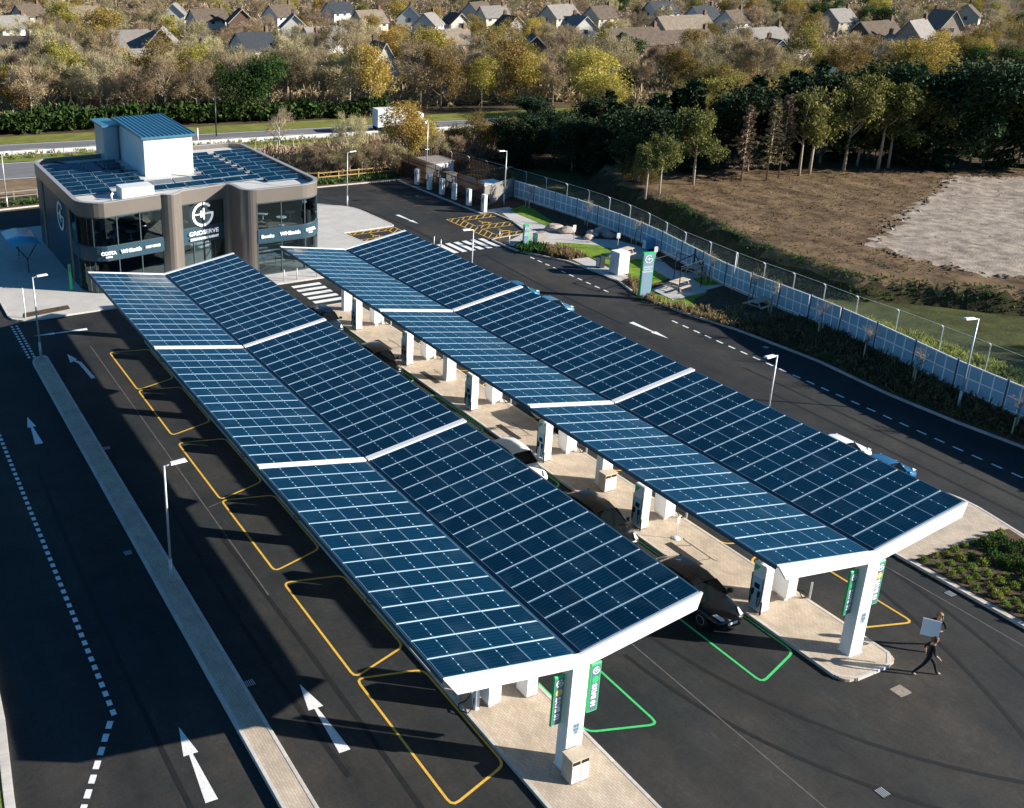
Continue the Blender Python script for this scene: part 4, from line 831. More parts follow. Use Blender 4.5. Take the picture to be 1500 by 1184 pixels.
for (x, y, h) in ((12.69, 54.3, 1), (13.81, 54.2, 1), (15.61, 54.1, 1), (17.4, 54.2, 1), (29.2, 57.7, 1), (29.2, 56.5, 1), (35.75, 56.7, 1), (35.75, 55.1, 1)):
    o = empty('bollard', (x, y, .11), 0, 'slim steel bollard on the kerb by the building zebra crossing' if x < 20 else ('slim steel bollard on the plaza side of the wide zebra crossing' if x < 32 else 'slim steel bollard on the garden side of the wide zebra crossing'), 'bollard', 'bollards by the zebra crossings')
    MB().tube([(0, 0, 0), (0, 0, .95)], .05, 10).build('post', GALV, o, True); MB().lathe([(.05, .95), (.03, .99)], 10).build('cap', GALV, o, True)

# ---- plaza furniture on the west side
o = empty('cycle_shelter', (-6.0, 68.2, .11), 0, 'curved pale blue shelter roof on dark Y posts beside the navy wall', 'shelter')
v, f = [], []
for i in range(9):
    t = i/8; x = -1.25+2.5*t; z = 2.25+.42*math.sin(math.pi*(.12+.8*t))
    v += [(x, -2.8, z), (x, 2.8, z), (x, -2.8, z+.03), (x, 2.8, z+.03)]
for i in range(8): b = 4*i; f += [(b, b+1, b+5, b+4), (b+2, b+6, b+7, b+3), (b, b+4, b+6, b+2), (b+1, b+3, b+7, b+5)]
MB().add(v, f).build('shelter_roof', mat('poly_roof', (.10, .38, .55), .25, .5), o, True)
for yy in (-2.3, 2.3): MB().tube([(0, yy, 0), (0, yy, 1.2), (-.9, yy, 2.5)], .05, 8).tube([(0, yy, 1.2), (.9, yy, 2.55)], .05, 8).build('y_post', DARKM, o)
for k in range(4): MB().tube([(-.3, -1.6+k, 0), (-.3, -1.6+k, .75), (.4, -1.6+k, .75), (.4, -1.6+k, 0)], .025, 8).build('cycle_hoop', GALV, o)
o = empty('green_totem', (-3.82, 59.5, .11), .2, 'slim bright green marker post at the building corner', 'sign post'); MB().cbox(-.11, .11, -.05, .05, 0, 2.25, .01).build('post', GREEN, o); MB().box(-.09, .09, -.058, -.05, 1.6, 2.1).build('face', GREY, o)
o = empty('white_pole', (-8.36, 54.6, .11), 0, 'thin white sign pole beside the small planter on the plaza', 'pole'); MB().tube([(0, 0, 0), (0, 0, 2.3)], .04, 10).build('post', WHITE2, o, True); MB().lathe([(.04, 2.3), (.045, 2.33), (.01, 2.36)], 10).build('cap', WHITE2, o)

# ================================================================== EAST SIDE: charger row, compound, fences
for y, od in zip((66.6, 69.5, 72.4, 75.0, 77.7, 80.5), ('first', 'second', 'third', 'fourth', 'fifth', 'last')):
    o = empty('slim_charger', (40.55, y, .12), 0, 'slim pale charger before the timber compound, %s from the yellow hatched bays' % od, 'ev charger', 'slim chargers before the timber compound')
    MB().cbox(-.20, .20, -.30, .30, .05, 1.82, .03).build('cabinet', WHITE2, o); MB().box(-.17, .17, -.26, .26, 0, .05).build('plinth', DARKM, o)
    MB().box(-.208, -.2, -.06, .06, .95, 1.5).build('front_strip', SCREEN, o); MB().tube([(-.2, .22, 1.2), (-.32, .3, .6), (-.28, .32, .15), (-.22, .28, .7)], .02, 6).build('cable', BLACK, o, True)
o = empty('timber_compound', (0, 0, .1), 0, 'roofless enclosure of dark brown boards with pale cabinets inside', 'enclosure')
BRD = MB().box(-.065, .065, -.012, .012, 0, 2.65).mesh('board', TIMBD)
def boards(a, b, me, step=.14, z=0.0, par=None):
    a = Vector(a); b = Vector(b); d = b-a; n = int(d.length/step)
    for k in range(n): q = a+d*((k+.5)/n); inst('board', me, par or o, (q.x, q.y, z), (0, 0, math.atan2(d.y, d.x)), (1, 1, rnd.uniform(.99, 1.01)))
boards((41.7, 68.4), (41.7, 86.2), BRD, .19); boards((47.2, 71.0), (47.2, 86.2), BRD, .3); boards((41.7, 86.2), (47.2, 86.2), BRD, .3)
BRG = MB().box(-.065, .065, -.012, .012, 0, 2.2).mesh('board', TIMBG); boards((41.75, 68.4), (47.1, 70.7), BRG, .16)
for (a, b) in (((41.78, 68.5), (41.78, 86.1)), ((47.1, 71.2), (47.1, 86.1))):
    for zz in (.4, 1.2, 2.0): MB().box(min(a[0], b[0])+.02, max(a[0], b[0])+.06, a[1], b[1], zz, zz+.08).build('rail', TIMBD, o)
MB().box(42.4, 42.5, 68.55, 69.4, .3, .9).build('hatch', BLACK, o)
for (x0, x1, y0, y1, h, lab) in ((43.2, 45.6, 70.6, 72.6, 2.15, 'white flat roofed cabinet inside the timber compound near its boarded end wall'), (43.0, 44.4, 74.4, 75.8, 1.9, 'pale cabinet in the middle of the timber compound'), (42.9, 44.2, 77.8, 79.0, 1.9, 'small pale cabinet inside the timber compound behind the middle one'), (42.6, 46.4, 82.0, 85.4, 2.5, 'large pale plant container at the far end of the timber compound')):
    c = empty('plant_cabinet', (x0, y0, .1), 0, lab, 'cabinet'); MB().box(0, x1-x0, 0, y1-y0, 0, h*.8).build('housing', WHITE2 if h < 2.4 else TIMBG, c); MB().box(-.06, x1-x0+.06, -.06, y1-y0+.06, h*.8, h*.8+.07).build('lid', WHITE2 if h < 2.4 else TIMBG, c)
    for k in range(3): MB().box(.12+k*(x1-x0)/3, .12+k*(x1-x0)/3+(x1-x0)/3-.16, -.012, 0, .2, h*.8-.2).build('door', MATS['plant_box'], c)

def polyat(poly):
    P = [Vector(p) for p in poly]; seg = [(P[i+1]-P[i]).length for i in range(len(P)-1)]; T = sum(seg)
    def at(s):
        for i, l in enumerate(seg):
            if s <= l or i == len(seg)-1: return P[i]+(P[i+1]-P[i])*(s/l)
            s -= l
    return at, T
WF = empty('white_panel_fence', (0, 0, 0), 0, 'long fence of pale gridded panels between dark posts along the planted bank', 'fence')
at, T = polyat(fence_base); NP = int(T/3.35); FR = mat('fence_frame', (.92, .92, .91), .6, .3); POST = mat('fence_post', (.06, .11, .15), .5, .4)
SHEET = {}
for k in range(NP+1):
    a = at(T*k/NP); z = fz(a.y); MB().box(-.06, .06, -.06, .06, 0, 1.98).build('post', POST, WF, loc=(a.x, a.y, z))
    if k == NP: break
    b = at(T*(k+1)/NP); d = b-a; L_ = d.length-.14; c = (a+b)/2; z2 = (fz(a.y)+fz(b.y))/2; ang = math.atan2(d.y, d.x); slope = math.atan2(fz(b.y)-fz(a.y), d.length)
    pn = empty_child('fence_panel', WF, (c.x, c.y, z2)); pn.rotation_euler = Euler((0, -slope, ang), 'XYZ')
    MB().box(-L_/2, L_/2, -.09, .09, 0, .16).build('gravel_board', KERB, pn)
    for i in range(4):
        for j in range(2):
            w_ = L_/4; MB().box(-L_/2+i*w_+.035, -L_/2+(i+1)*w_-.035, -.012, .012, .2+j*.84, .2+j*.84+.78).build('sheet', MESHG, pn)
    fm = MB()
    for i in range(5): fm.box(-L_/2+i*L_/4-.035, -L_/2+i*L_/4+.035, -.03, .03, .16, 1.88)
    for zz in (.165, .98, 1.82): fm.box(-L_/2, L_/2, -.028, .028, zz, zz+.065)
    fm.build('panel_frame', FR, pn)
# chain-link fence behind
CL = empty('chain_link_fence', (0, 0, 0), 0, 'tall chain-link fence on cranked galvanised posts behind the white panels', 'fence')
cl_base = [(41.3, -2), (44.0, 12.9), (44.5, 19.4), (44.7, 24.5), (46.0, 31.0), (47.2, 38.9), (47.9, 45.5), (50.0, 53.5), (50.6, 61), (50.0, 72), (48.6, 86)]
at, T = polyat(cl_base); n = int(T/3.35); wires = MB()
m_ = bpy.data.materials.new('chain_mesh'); m_.use_nodes = True; N = m_.node_tree.nodes; LK = m_.node_tree.links
tr_ = N.new('ShaderNodeBsdfTransparent'); mx = N.new('ShaderNodeMixShader'); mx.inputs[0].default_value = .07; pp = N['Principled BSDF']; pp.inputs['Base Color'].default_value = (.35, .38, .38, 1)
LK.new(tr_.outputs[0], mx.inputs[1]); LK.new(pp.outputs[0], mx.inputs[2]); LK.new(mx.outputs[0], N['Material Output'].inputs['Surface'])
for k in range(n+1):
    a = at(T*k/n); z = fz(a.y)*.9
    MB().tube([(0, 0, 0), (0, 0, 2.0), (-.05, 0, 2.12), (-.3, 0, 2.3)], .038, 8).build('post', GALV, CL, True, loc=(a.x, a.y, z))
    if k < n:
        b = at(T*(k+1)/n); zb = fz(b.y)*.9
        MB().tube([(a.x-.3, a.y, z+2.3), (b.x-.3, b.y, zb+2.3)], .014, 5).build('top_wire', GALV, CL)
        MB().add([(a.x, a.y, z), (b.x, b.y, zb), (b.x, b.y, zb+2.0), (a.x, a.y, z+2.0)], [(0, 1, 2, 3)]).build('mesh_panel', m_, CL)
# post and rail fence on the north edge
def rail_fence(pts, label, m, rails=(.45, .95), step=2.4, h=1.15):
    o = empty('post_and_rail_fence', (0, 0, 0), 0, label, 'fence'); at, T = polyat(pts); n = int(T/step)
    for k in range(n+1):
        a = at(T*k/n); MB().box(-.06, .06, -.06, .06, 0, h).build('post', m, o, loc=(a.x, a.y, .05))
        if k < n:
            b = at(T*(k+1)/n); d = b-a
            for zz in rails: MB().box(0, d.length, -.03, .03, zz, zz+.11).build('rail', m, o, loc=(a.x, a.y-.08, .05), rot=(0, 0, math.atan2(d.y, d.x)))
YT = mat('yellow_timber', (.42, .30, .11), .8, .2, vary=.2, vscale=3)
rail_fence([(22, 92), (31, 87.2), (41.5, 86.8)], 'low yellowish post and rail fence before the roadside bushes', YT); rail_fence([(-30, 92.6), (-1, 93.2), (20, 92.6)], 'grey post and rail fence beside the earth bank left of the building', TIMBG)

# ---- totems, cabinets and garden furniture
def totem(px, py, h, wd, label):
    p = gp(px, py, .12); o = empty('totem_sign', (p.x, p.y, .12), R(-14), label, 'totem sign')
    MB().cbox(-wd/2, wd/2, -.14, .14, 0, h, .03).build('body', GREEN, o)
    f = MB().box(-wd/2+.07, wd/2-.07, -.15, -.14, .12, h-.10).build('face', mat('totem_face', (.24, .36, .46), .4, .5), o)
    g = MB(); logo_g(g, 0, 0, wd*.33, 0); g.build('emblem', LETT, f, loc=(0, -.172, h-.18-wd*.36)); 
    for k in range(3): text(('GRIDSERVE', 'ELECTRIC', 'FORECOURT')[k], wd*.155, LETT, f, (0, -.152, h-.34-wd*.85-k*wd*.2), (R(90), 0, 0), .004, depth=.004)
totem(943, 436, 3.75, .98, 'large green edged totem sign standing in the grasses beside the lawn')
totem(769, 362, 2.15, .52, 'small green edged totem sign beside the yellow hatched bays')
def cabinet(px, py, sx, sy, h, label, m=WHITE2, rz=0.0, cat='cabinet'):
    p = gp(px, py, .12); o = empty('service_cabinet', (p.x, p.y, .12), rz, label, cat)
    MB().cbox(-sx/2, sx/2, -sy/2, sy/2, .05, h, .02).build('housing', m, o); MB().box(-sx/2+.03, sx/2-.03, -sy/2+.03, sy/2-.03, 0, .05).build('plinth', DARKM, o)
    MB().box(-sx/2-.012, -sx/2, -sy/2+.06, sy/2-.06, .12, h-.1).build('door', MATS['plant_box'], o); MB().box(-sx/2-.03, -sx/2-.01, .1, .14, h*.45, h*.6).build('handle', DARKM, o)
    return o
cabinet(906, 400, 1.15, 1.15, 1.95, 'large white service cabinet on the kerb path beside the totem sign')
cabinet(879, 392, .55, .55, 1.05, 'small dark service cabinet beside the white cabinet', DARKM)
cabinet(790, 358, 1.3, .6, 1.15, 'grey litter station with two flaps on the path near the small totem', TIMBG, .2, 'bin')
cabinet(949, 365, 1.0, .5, 1.0, 'blue cabinet against the white panel fence', mat('blue_box', (.10, .34, .55), .4, .4))
def picnic(px, py, rz, label):
    p = gp(px, py, .15); o = empty('picnic_table', (p.x, p.y, .16), rz, label, 'picnic table', 'picnic tables in the garden')
    for k in range(5): MB().box(-.95, .95, -.36+k*.147, -.36+k*.147+.135, .72, .765).build('top_plank', TIMBL, o)
    for s in (-1, 1):
        for k in range(2): MB().box(-.95, .95, s*.72-.14+k*.145, s*.72-.14+k*.145+.135, .42, .46).build('seat_plank', TIMBL, o)
    for xx in (-.65, .65):
        MB().tube([(xx, -.7, 0), (xx, -.28, .72)], .045, 6).tube([(xx, .7, 0), (xx, .28, .72)], .045, 6).build('leg', TIMBL, o); MB().box(xx-.03, xx+.03, -.82, .82, .36, .42).build('seat_bearer', TIMBL, o)
picnic(914, 377, .25, 'pale timber picnic table on a slab behind the white service cabinet'); picnic(1020, 402, .1, 'pale timber picnic table on the far path before the fence brace')
picnic(994, 424, .2, 'pale timber picnic table under the dark steel frame'); picnic(1112, 453, .15, 'pale timber picnic table at the end of the garden path')
fr = empty('steel_frame', (*gp(990, 420, .15)[:2], .15), .2, 'open dark steel pergola frame over a picnic table', 'pergola')
for (x, y) in ((-1.5, -1.3), (1.5, -1.3), (1.5, 1.3), (-1.5, 1.3)): MB().tube([(x, y, 0), (x, y, 2.3)], .04, 6).build('post', BLACK, fr)
for (a, b) in (((-1.5, -1.3), (1.5, -1.3)), ((1.5, -1.3), (1.5, 1.3)), ((1.5, 1.3), (-1.5, 1.3)), ((-1.5, 1.3), (-1.5, -1.3))): MB().tube([(*a, 2.3), (*b, 2.3)], .028, 6).build('beam', BLACK, fr)
def boulder(px, py, s, label, sq=0):
    p = gp(px, py, .12); r_ = random.Random(px); bm = bmesh.new(); bmesh.ops.create_icosphere(bm, subdivisions=2, radius=1)
    for v in bm.verts: v.co = Vector((v.co.x*s*(1.2+r_.uniform(-.12, .12)), v.co.y*s*(.85+r_.uniform(-.12, .12)), max(-.12, v.co.z*s*(.62+r_.uniform(-.1, .1)))))
    me = bpy.data.meshes.new('boulder'); bm.to_mesh(me); bm.free(); me.materials.append(mat('limestone', (.36, .31, .26), .9, .2, vary=.25, vscale=2.5, bump=.5, bscale=5))
    o = bpy.data.objects.new('boulder', me); o.location = (p.x, p.y, .12+s*.2); o.rotation_euler = (0, 0, px*.7); tag(link(o), label, 'boulder', 'boulders by the garden path')
for (x, y, s) in ((812, 338, .85), (830, 341, .8), (868, 345, .7), (882, 342, .75), (892, 347, .6), (862, 350, .55)): boulder(x, y, s, 'rough pale boulder beside the garden path before the white fence')
def signpost(px, py, h, label, top=True, m=GALV):
    p = gp(px, py, .12); o = empty('sign_post', (p.x, p.y, .12), R(-20), label, 'sign post'); MB().tube([(0, 0, 0), (0, 0, h)], .035, 8).build('post', m, o, True)
    if top: MB().box(-.16, .16, -.045, -.03, h-.5, h-.02).build('sign_plate', WHITE2, o)
signpost(840, 352, 1.5, 'small white sign on a post beside the boulders'); signpost(904, 366, 1.6, 'pale post with a white plate before the blue cabinet'); signpost(958, 392, 1.9, 'white post standing right behind the big totem sign'); signpost(1071, 430, 3.4, 'pale tall post in the shaded grass by the garden path', False)
b_ = gp(1032, 398, .12); br = empty('fence_brace', (45.3, 41.5, .12), 0, 'dark braced strainer post in front of the white fence', 'post')
MB().tube([(0, 0, 0), (0, 0, 2.0)], .07, 8).build('post', DARKM, br); MB().tube([(0, 0, 1.5), (-.6, 2.0, .1)], .05, 6).build('brace', DARKM, br); MB().tube([(0, 0, 1.5), (-.3, -1.9, .1)], .05, 6).build('brace', DARKM, br)

# ================================================================== PEOPLE
def person(loc, rz, joints, edges, radii, label, paints, hair_col, hold=None):
    """joints: name->co, edges: pairs, radii: name->r ; paints: list of (names, material)"""
    names = list(joints); me = bpy.data.meshes.new('body'); me.from_pydata([joints[k] for k in names], [(names.index(a), names.index(b)) for a, b in edges], [])
    o = bpy.data.objects.new('tmp', me); COL.objects.link(o)
    sk = o.modifiers.new('skin', 'SKIN'); sk.use_smooth_shade = True
    for i, k in enumerate(names):
        r = radii[k]; r = r if isinstance(r, tuple) else (r, r); me.skin_vertices[0].data[i].radius = r; me.skin_vertices[0].data[i].use_root = (k == 'pelvis')
    sb = o.modifiers.new('sub', 'SUBSURF'); sb.levels = 2; sb.render_levels = 2
    dg = bpy.context.evaluated_depsgraph_get(); m2 = bpy.data.meshes.new_from_object(o.evaluated_get(dg)); COL.objects.unlink(o); bpy.data.objects.remove(o)
    m2.materials.clear(); ms = []
    for _, m in paints: m2.materials.append(m)
    own = {}
    for i, (ks, m) in enumerate(paints):
        for k in ks: own[k] = i
    J = [(Vector(joints[a]), Vector(joints[b]), own.get(b, own.get(a, 0)), own.get(a, 0)) for a, b in edges]
    for p in m2.polygons:
        c = p.center; best = (1e9, 0)
        for a, b, ib, ia in J:
            ab = b-a; t = max(0, min(1, (c-a).dot(ab)/max(1e-9, ab.length_squared))); d = (a+ab*t-c).length
            if d < best[0]: best = (d, ib if t > .35 else ia)
        p.material_index = best[1]; p.use_smooth = True
    root = empty('person', loc, rz, label, 'person')
    inst('body', m2, root)
    hd = Vector(joints['head'])
    bm = bmesh.new(); bmesh.ops.create_icosphere(bm, subdivisions=3, radius=.118)
    bmesh.ops.delete(bm, geom=[v for v in bm.verts if v.co.y < -.03 and v.co.z < .045], context='VERTS')
    for v in bm.verts: v.co.z = v.co.z*1.12+.035; v.co.y = v.co.y*1.12+.012
    hm = bpy.data.meshes.new('hair'); bm.to_mesh(hm); bm.free(); hm.materials.append(mat('hair_%d' % int(hair_col[0]*1000), hair_col, .6, .3, vary=.2, vscale=20)); [setattr(p, 'use_smooth', True) for p in hm.polygons]
    inst('hair', hm, root, hd)
    f = MB().lathe([(.004, 0), (.012, .02), (.008, .045)], 8).build('nose', SKIN, root, True, loc=hd+Vector((0, -.112, -.03)), rot=(R(15), 0, 0))
    for s in (-1, 1): MB().lathe([(.011, 0), (.004, .004)], 8).build('eye', BLACK, root, loc=hd+Vector((s*.036, -.100, .012)), rot=(R(90), 0, 0))
    MB().box(-.025, .025, -.003, .003, -.004, .004).build('mouth', mat('lips', (.3, .1, .08), .5, .3), root, loc=hd+Vector((0, -.094, -.06)))
    return root
def skeleton(stride, lean, armL, armR):
    "walker facing -y; stride swings the legs, arm* = (elbow, wrist)"
    j = {'pelvis': (0, 0, .98), 'waist': (0, -.02*lean, 1.12), 'chest': (0, -.05*lean, 1.34), 'neck': (0, -.07*lean, 1.50), 'head': (0, -.10*lean-.01, 1.64), 'crown': (0, -.10*lean, 1.72)}
    r = {'pelvis': (.155, .115), 'waist': (.14, .10), 'chest': (.16, .115), 'neck': .055, 'head': (.082, .098), 'crown': (.06, .07)}
    e = [('pelvis', 'waist'), ('waist', 'chest'), ('chest', 'neck'), ('neck', 'head'), ('head', 'crown')]
    for s, n in ((-1, 'l'), (1, 'r')):
        st = stride*s
        j.update({'hip'+n: (s*.09, 0, .92), 'knee'+n: (s*.10, -.30*st-.05, .52), 'ankle'+n: (s*.10, -.55*st+(.08 if st < 0 else 0), .09), 'toe'+n: (s*.12, -.55*st-.16+(.08 if st < 0 else 0), .04)})
        r.update({'hip'+n: .10, 'knee'+n: .062, 'ankle'+n: .046, 'toe'+n: .036}); e += [('pelvis', 'hip'+n), ('hip'+n, 'knee'+n), ('knee'+n, 'ankle'+n), ('ankle'+n, 'toe'+n)]
        el, wr = armL if s < 0 else armR; w = Vector(wr); d = (w-Vector(el)).normalized()
        j.update({'sho'+n: (s*.185, -.05*lean, 1.42), 'elb'+n: el, 'wri'+n: wr, 'pal'+n: tuple(w+d*.07)})
        r.update({'sho'+n: .062, 'elb'+n: .044, 'wri'+n: .030, 'pal'+n: (.034, .022)}); e += [('chest', 'sho'+n), ('sho'+n, 'elb'+n), ('elb'+n, 'wri'+n), ('wri'+n, 'pal'+n)]
        side = d.cross(Vector((0, 0, 1))); side = side.normalized() if side.length > .1 else Vector((0, 1, 0)); up = side.cross(d)
        for k, (o_, ln) in enumerate(((-.026, .060), (-.009, .072), (.009, .068), (.026, .054))):
            a = w+d*.085+side*o_; b = a+d*ln*.6; c = b+d*ln*.4-up*.02
            j.update({f'f{k}a'+n: tuple(a), f'f{k}b'+n: tuple(b), f'f{k}c'+n: tuple(c)}); r.update({f'f{k}a'+n: .0095, f'f{k}b'+n: .009, f'f{k}c'+n: .008}); e += [('pal'+n, f'f{k}a'+n), (f'f{k}a'+n, f'f{k}b'+n), (f'f{k}b'+n, f'f{k}c'+n)]
        a = w+d*.04+side*.045*-s; b = a+d*.03+side*.02*-s; j.update({'ta'+n: tuple(a), 'tb'+n: tuple(b)}); r.update({'ta'+n: .011, 'tb'+n: .009}); e += [('wri'+n, 'ta'+n), ('ta'+n, 'tb'+n)]
    return j, e, r
def parts(j): 
    sk = [k for k in j if k[:3] in ('wri', 'pal') or k[0] in 'ft' and k[:3] != 'toe'] + ['neck', 'head', 'crown']
    shoe = [k for k in j if k[:3] in ('toe',)]; leg = [k for k in j if k[:3] in ('hip', 'kne', 'ank')]+['pelvis']; top = ['waist', 'chest', 'shol', 'shor', 'elbl', 'elbr']
    return sk, shoe, leg, top
CLB = mat('black_cloth', (.010, .012, .014), .85, .2); TRO = mat('dark_trousers', (.012, .016, .022), .85, .2); SHOE = mat('tan_shoe', (.40, .28, .20), .6, .3)
j, e, r = skeleton(.78, 1.0, ((-.27, -.06, 1.17), (-.26, -.26, 1.0)), ((.27, .12, 1.17), (.26, .06, .93)))
sk, sh, lg, tp = parts(j)
person((15.75, -2.1, 0), R(52), j, e, r, 'walking person in black clothes and tan shoes near the canopy column', [(tp, CLB), (lg, TRO), (sk, SKIN), (sh, SHOE)], (.075, .042, .022))
j, e, r = skeleton(.45, .6, ((-.30, -.14, 1.20), (-.28, -.42, 1.28)), ((.33, -.10, 1.18), (.26, -.42, 1.25)))
sk, sh, lg, tp = parts(j)
person((17.45, -1.2, 0), R(-72), j, e, r, 'person with long light brown hair carrying a large white board', [(tp+['wril', 'wrir'], CLB), (lg, TRO), ([k for k in sk if k[:3] != 'wri'], SKIN), (sh, BLACK)], (.24, .14, .065))
p2 = [o for o in bpy.data.objects if o.name.startswith('person')][-1]
MB().add([(-.11, .02, -.02), (.11, .02, -.02), (.13, .05, -.34), (-.13, .05, -.34), (-.10, .10, 0), (.10, .10, 0), (.12, .13, -.34), (-.12, .13, -.34)], [(0, 3, 2, 1), (4, 5, 6, 7), (0, 1, 5, 4), (1, 2, 6, 5), (2, 3, 7, 6), (3, 0, 4, 7)]).build('long_hair', bpy.data.materials['hair_240'], p2, True, loc=(0, -.04, 1.66))
bo = empty('display_board', (16.62, -1.42, 1.45), R(-48), 'large white board carried flat by the person with light brown hair', 'board')
MB().box(-.33, .33, -.012, .012, -.34, .34).build('sheet', WHITE2, bo, rot=(R(-16), R(3), 0)); MB().box(-.345, .345, .013, .02, .31, .35).build('edge_strip', ALU, bo, rot=(R(-16), R(3), 0))

# ================================================================== FIELD ON THE RAISED PLATEAU
PH = 2.0
plat = [(59.8, 71), (56.0, 60), (55.2, 54.1), (51.6, 41.1), (50.9, 33.5), (51.4, 30.5), (54.8, 27.0), (60, 22.3), (68, 14), (80, 0), (260, -60), (260, 90), (110, 92), (75, 84)]
def sdist(x, y, poly):
    ins = False; d = 1e9; n = len(poly)
    for i in range(n):
        x1, y1 = poly[i]; x2, y2 = poly[(i+1) % n]
        if (y1 > y) != (y2 > y) and x < (x2-x1)*(y-y1)/(y2-y1)+x1: ins = not ins
        t = max(0, min(1, ((x-x1)*(x2-x1)+(y-y1)*(y2-y1))/((x2-x1)**2+(y2-y1)**2))); d = min(d, math.hypot(x-x1-t*(x2-x1), y-y1-t*(y2-y1)))
    return d if ins else -d
from mathutils import noise as mn
def field_z(x, y):
    s = sdist(x, y, plat)+mn.noise(Vector((x*.25, y*.25, 3)))*.8; t = max(0, min(1, (s+2.3)/2.4)); t = t*t*(3-2*t)
    return -.05+(PH+.05)*t
patch = [tuple(gp(x, y, PH)[:2]) for x, y in ((1275, 358), (1330, 310), (1398, 258), (1560, 262), (1700, 380), (1560, 420), (1500, 410), (1400, 393), (1330, 380))]
fm = MB(); x0, x1, y0, y1, st = 46.0, 150.0, -12.0, 98.0, 0.9
nx, ny = int((x1-x0)/st), int((y1-y0)/st); 
for jx in range(nx+1):
    for iy in range(ny+1):
        x, y = x0+jx*st, y0+iy*st; z = field_z(x, y); a = z/PH
        fm.v.append((x, y, z+a*(mn.noise(Vector((x*.5, y*.5, 0)))*.16+mn.noise(Vector((x*1.7, y*1.7, 5)))*.10)))
for jx in range(nx):
    for iy in range(ny):
        a = jx*(ny+1)+iy; cx, cy = x0+(jx+.5)*st, y0+(iy+.5)*st; zc = field_z(cx, cy); w_ = mn.noise(Vector((cx*.4, cy*.4, 9)))*1.6
        s = sdist(cx, cy, patch)+w_
        mi = 2 if s > 0 else (0 if zc > 1.75 else 1)
        if zc > 1.75 and sdist(cx, cy, [(50, 75), (75, 68), (84, 60), (95, 53), (110, 47), (260, 20), (260, 100), (50, 100)])+w_ > 0: mi = 3
        fm.f.append((a, a+ny+1, a+ny+2, a+1)); fm.m.append(mi)
BANK = mat('weedy_bank', (.026, .022, .012), .95, .1, col2=(.065, .055, .026), vscale=.8, bump=.9, bscale=5)
FIELD = fm.build('field', [DIRT, BANK, RUBBLE, LITTER], smooth=True, kind='structure')
rb = MB(); rr_ = random.Random(3)                       # clods and stones strewn on the field
for k in range(2600):
    x, y = rr_.uniform(52, 112), rr_.uniform(22, 72); s = sdist(x, y, plat)
    if s < .5: continue
    edge_ = abs(sdist(x, y, patch)); 
    if rr_.random() > (.9 if edge_ < .8 else .35): continue
    h = rr_.uniform(.03, .10)*(2.2 if edge_ < .8 else 1); z = PH-.02; a = rr_.uniform(0, 6.28)
    c = [(x+h*1.5*math.cos(a+q)*rr_.uniform(.7, 1.2), y+h*1.5*math.sin(a+q)*rr_.uniform(.7, 1.2), z) for q in (0, 1.57, 3.14, 4.71)]
    rb.add(c+[(x+rr_.uniform(-.05, .05), y, z+h)], [(0, 1, 4), (1, 2, 4), (2, 3, 4), (3, 0, 4)], 0 if sdist(x, y, patch) < 0 else 1)
pb = patch+[patch[0]]
for (a_, b_) in zip(pb, pb[1:]):
    n_ = int(math.hypot(b_[0]-a_[0], b_[1]-a_[1])*3)
    for k in range(n_):
        t = rr_.random(); x = a_[0]+(b_[0]-a_[0])*t; y = a_[1]+(b_[1]-a_[1])*t; w_ = mn.noise(Vector((x*.4, y*.4, 9)))*1.6; x += rr_.gauss(0, .25)+w_*.4; y += rr_.gauss(0, .25)-w_*.6
        h = rr_.uniform(.06, .22); z = PH-.03; an = rr_.uniform(0, 6.28)
        rb.add([(x+h*1.6*math.cos(an+q_)*rr_.uniform(.7, 1.2), y+h*1.6*math.sin(an+q_)*rr_.uniform(.7, 1.2), z) for q_ in (0, 1.2, 2.5, 3.7, 5.0)]+[(x+rr_.uniform(-.08, .08), y, z+h)], [(0, 1, 5), (1, 2, 5), (2, 3, 5), (3, 4, 5), (4, 0, 5)], 0)
rb.build('clods', [mat('clod', (.10, .075, .05), .95, .1, vary=.3), mat('stone', (.30, .26, .22), .95, .1, vary=.2)], FIELD, kind='stuff')

# ================================================================== PLANTS
BARK = mat('bark', (.10, .08, .062), .9, .15, vary=.3, vscale=5); BARKP = mat('pale_bark', (.42, .35, .27), .85, .15, vary=.2, vscale=6); BARKG = mat('grey_bark', (.23, .19, .15), .9, .15, vary=.25, vscale=5)
L_BROWN = leafmat('brown_twigs', (.155, .117, .070), (.42, .325, .195), .30, .2)
L_TAN = leafmat('tan_twigs', (.26, .20, .125), (.56, .45, .285), .22, .2)
L_YELLOW = leafmat('yellow_leaves', (.22, .155, .035), (.56, .42, .11), .20, .3)
L_OLIVE = leafmat('olive_leaves', (.12, .092, .026), (.34, .265, .075), .28, .25)
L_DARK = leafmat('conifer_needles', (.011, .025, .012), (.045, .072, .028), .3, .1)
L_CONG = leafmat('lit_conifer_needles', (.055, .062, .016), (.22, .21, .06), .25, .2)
L_GREEN = leafmat('ivy_leaves', (.013, .034, .009), (.06, .105, .024), .25, .2)
L_DEAD = leafmat('dead_needles', (.11, .08, .05), (.28, .21, .13), .2, .1)
L_HEATH = leafmat('heather', (.05, .03, .018), (.19, .13, .075), .25, .2, 2)
L_STRAW = leafmat('straw_grass', (.12, .08, .04), (.34, .25, .135), .2, .3, 2)
L_LIME = leafmat('lime_shrub', (.09, .14, .02), (.27, .33, .07), .2, .3, 3)
L_SHRUB = leafmat('green_shrub', (.025, .06, .015), (.10, .16, .035), .2, .2, 3)

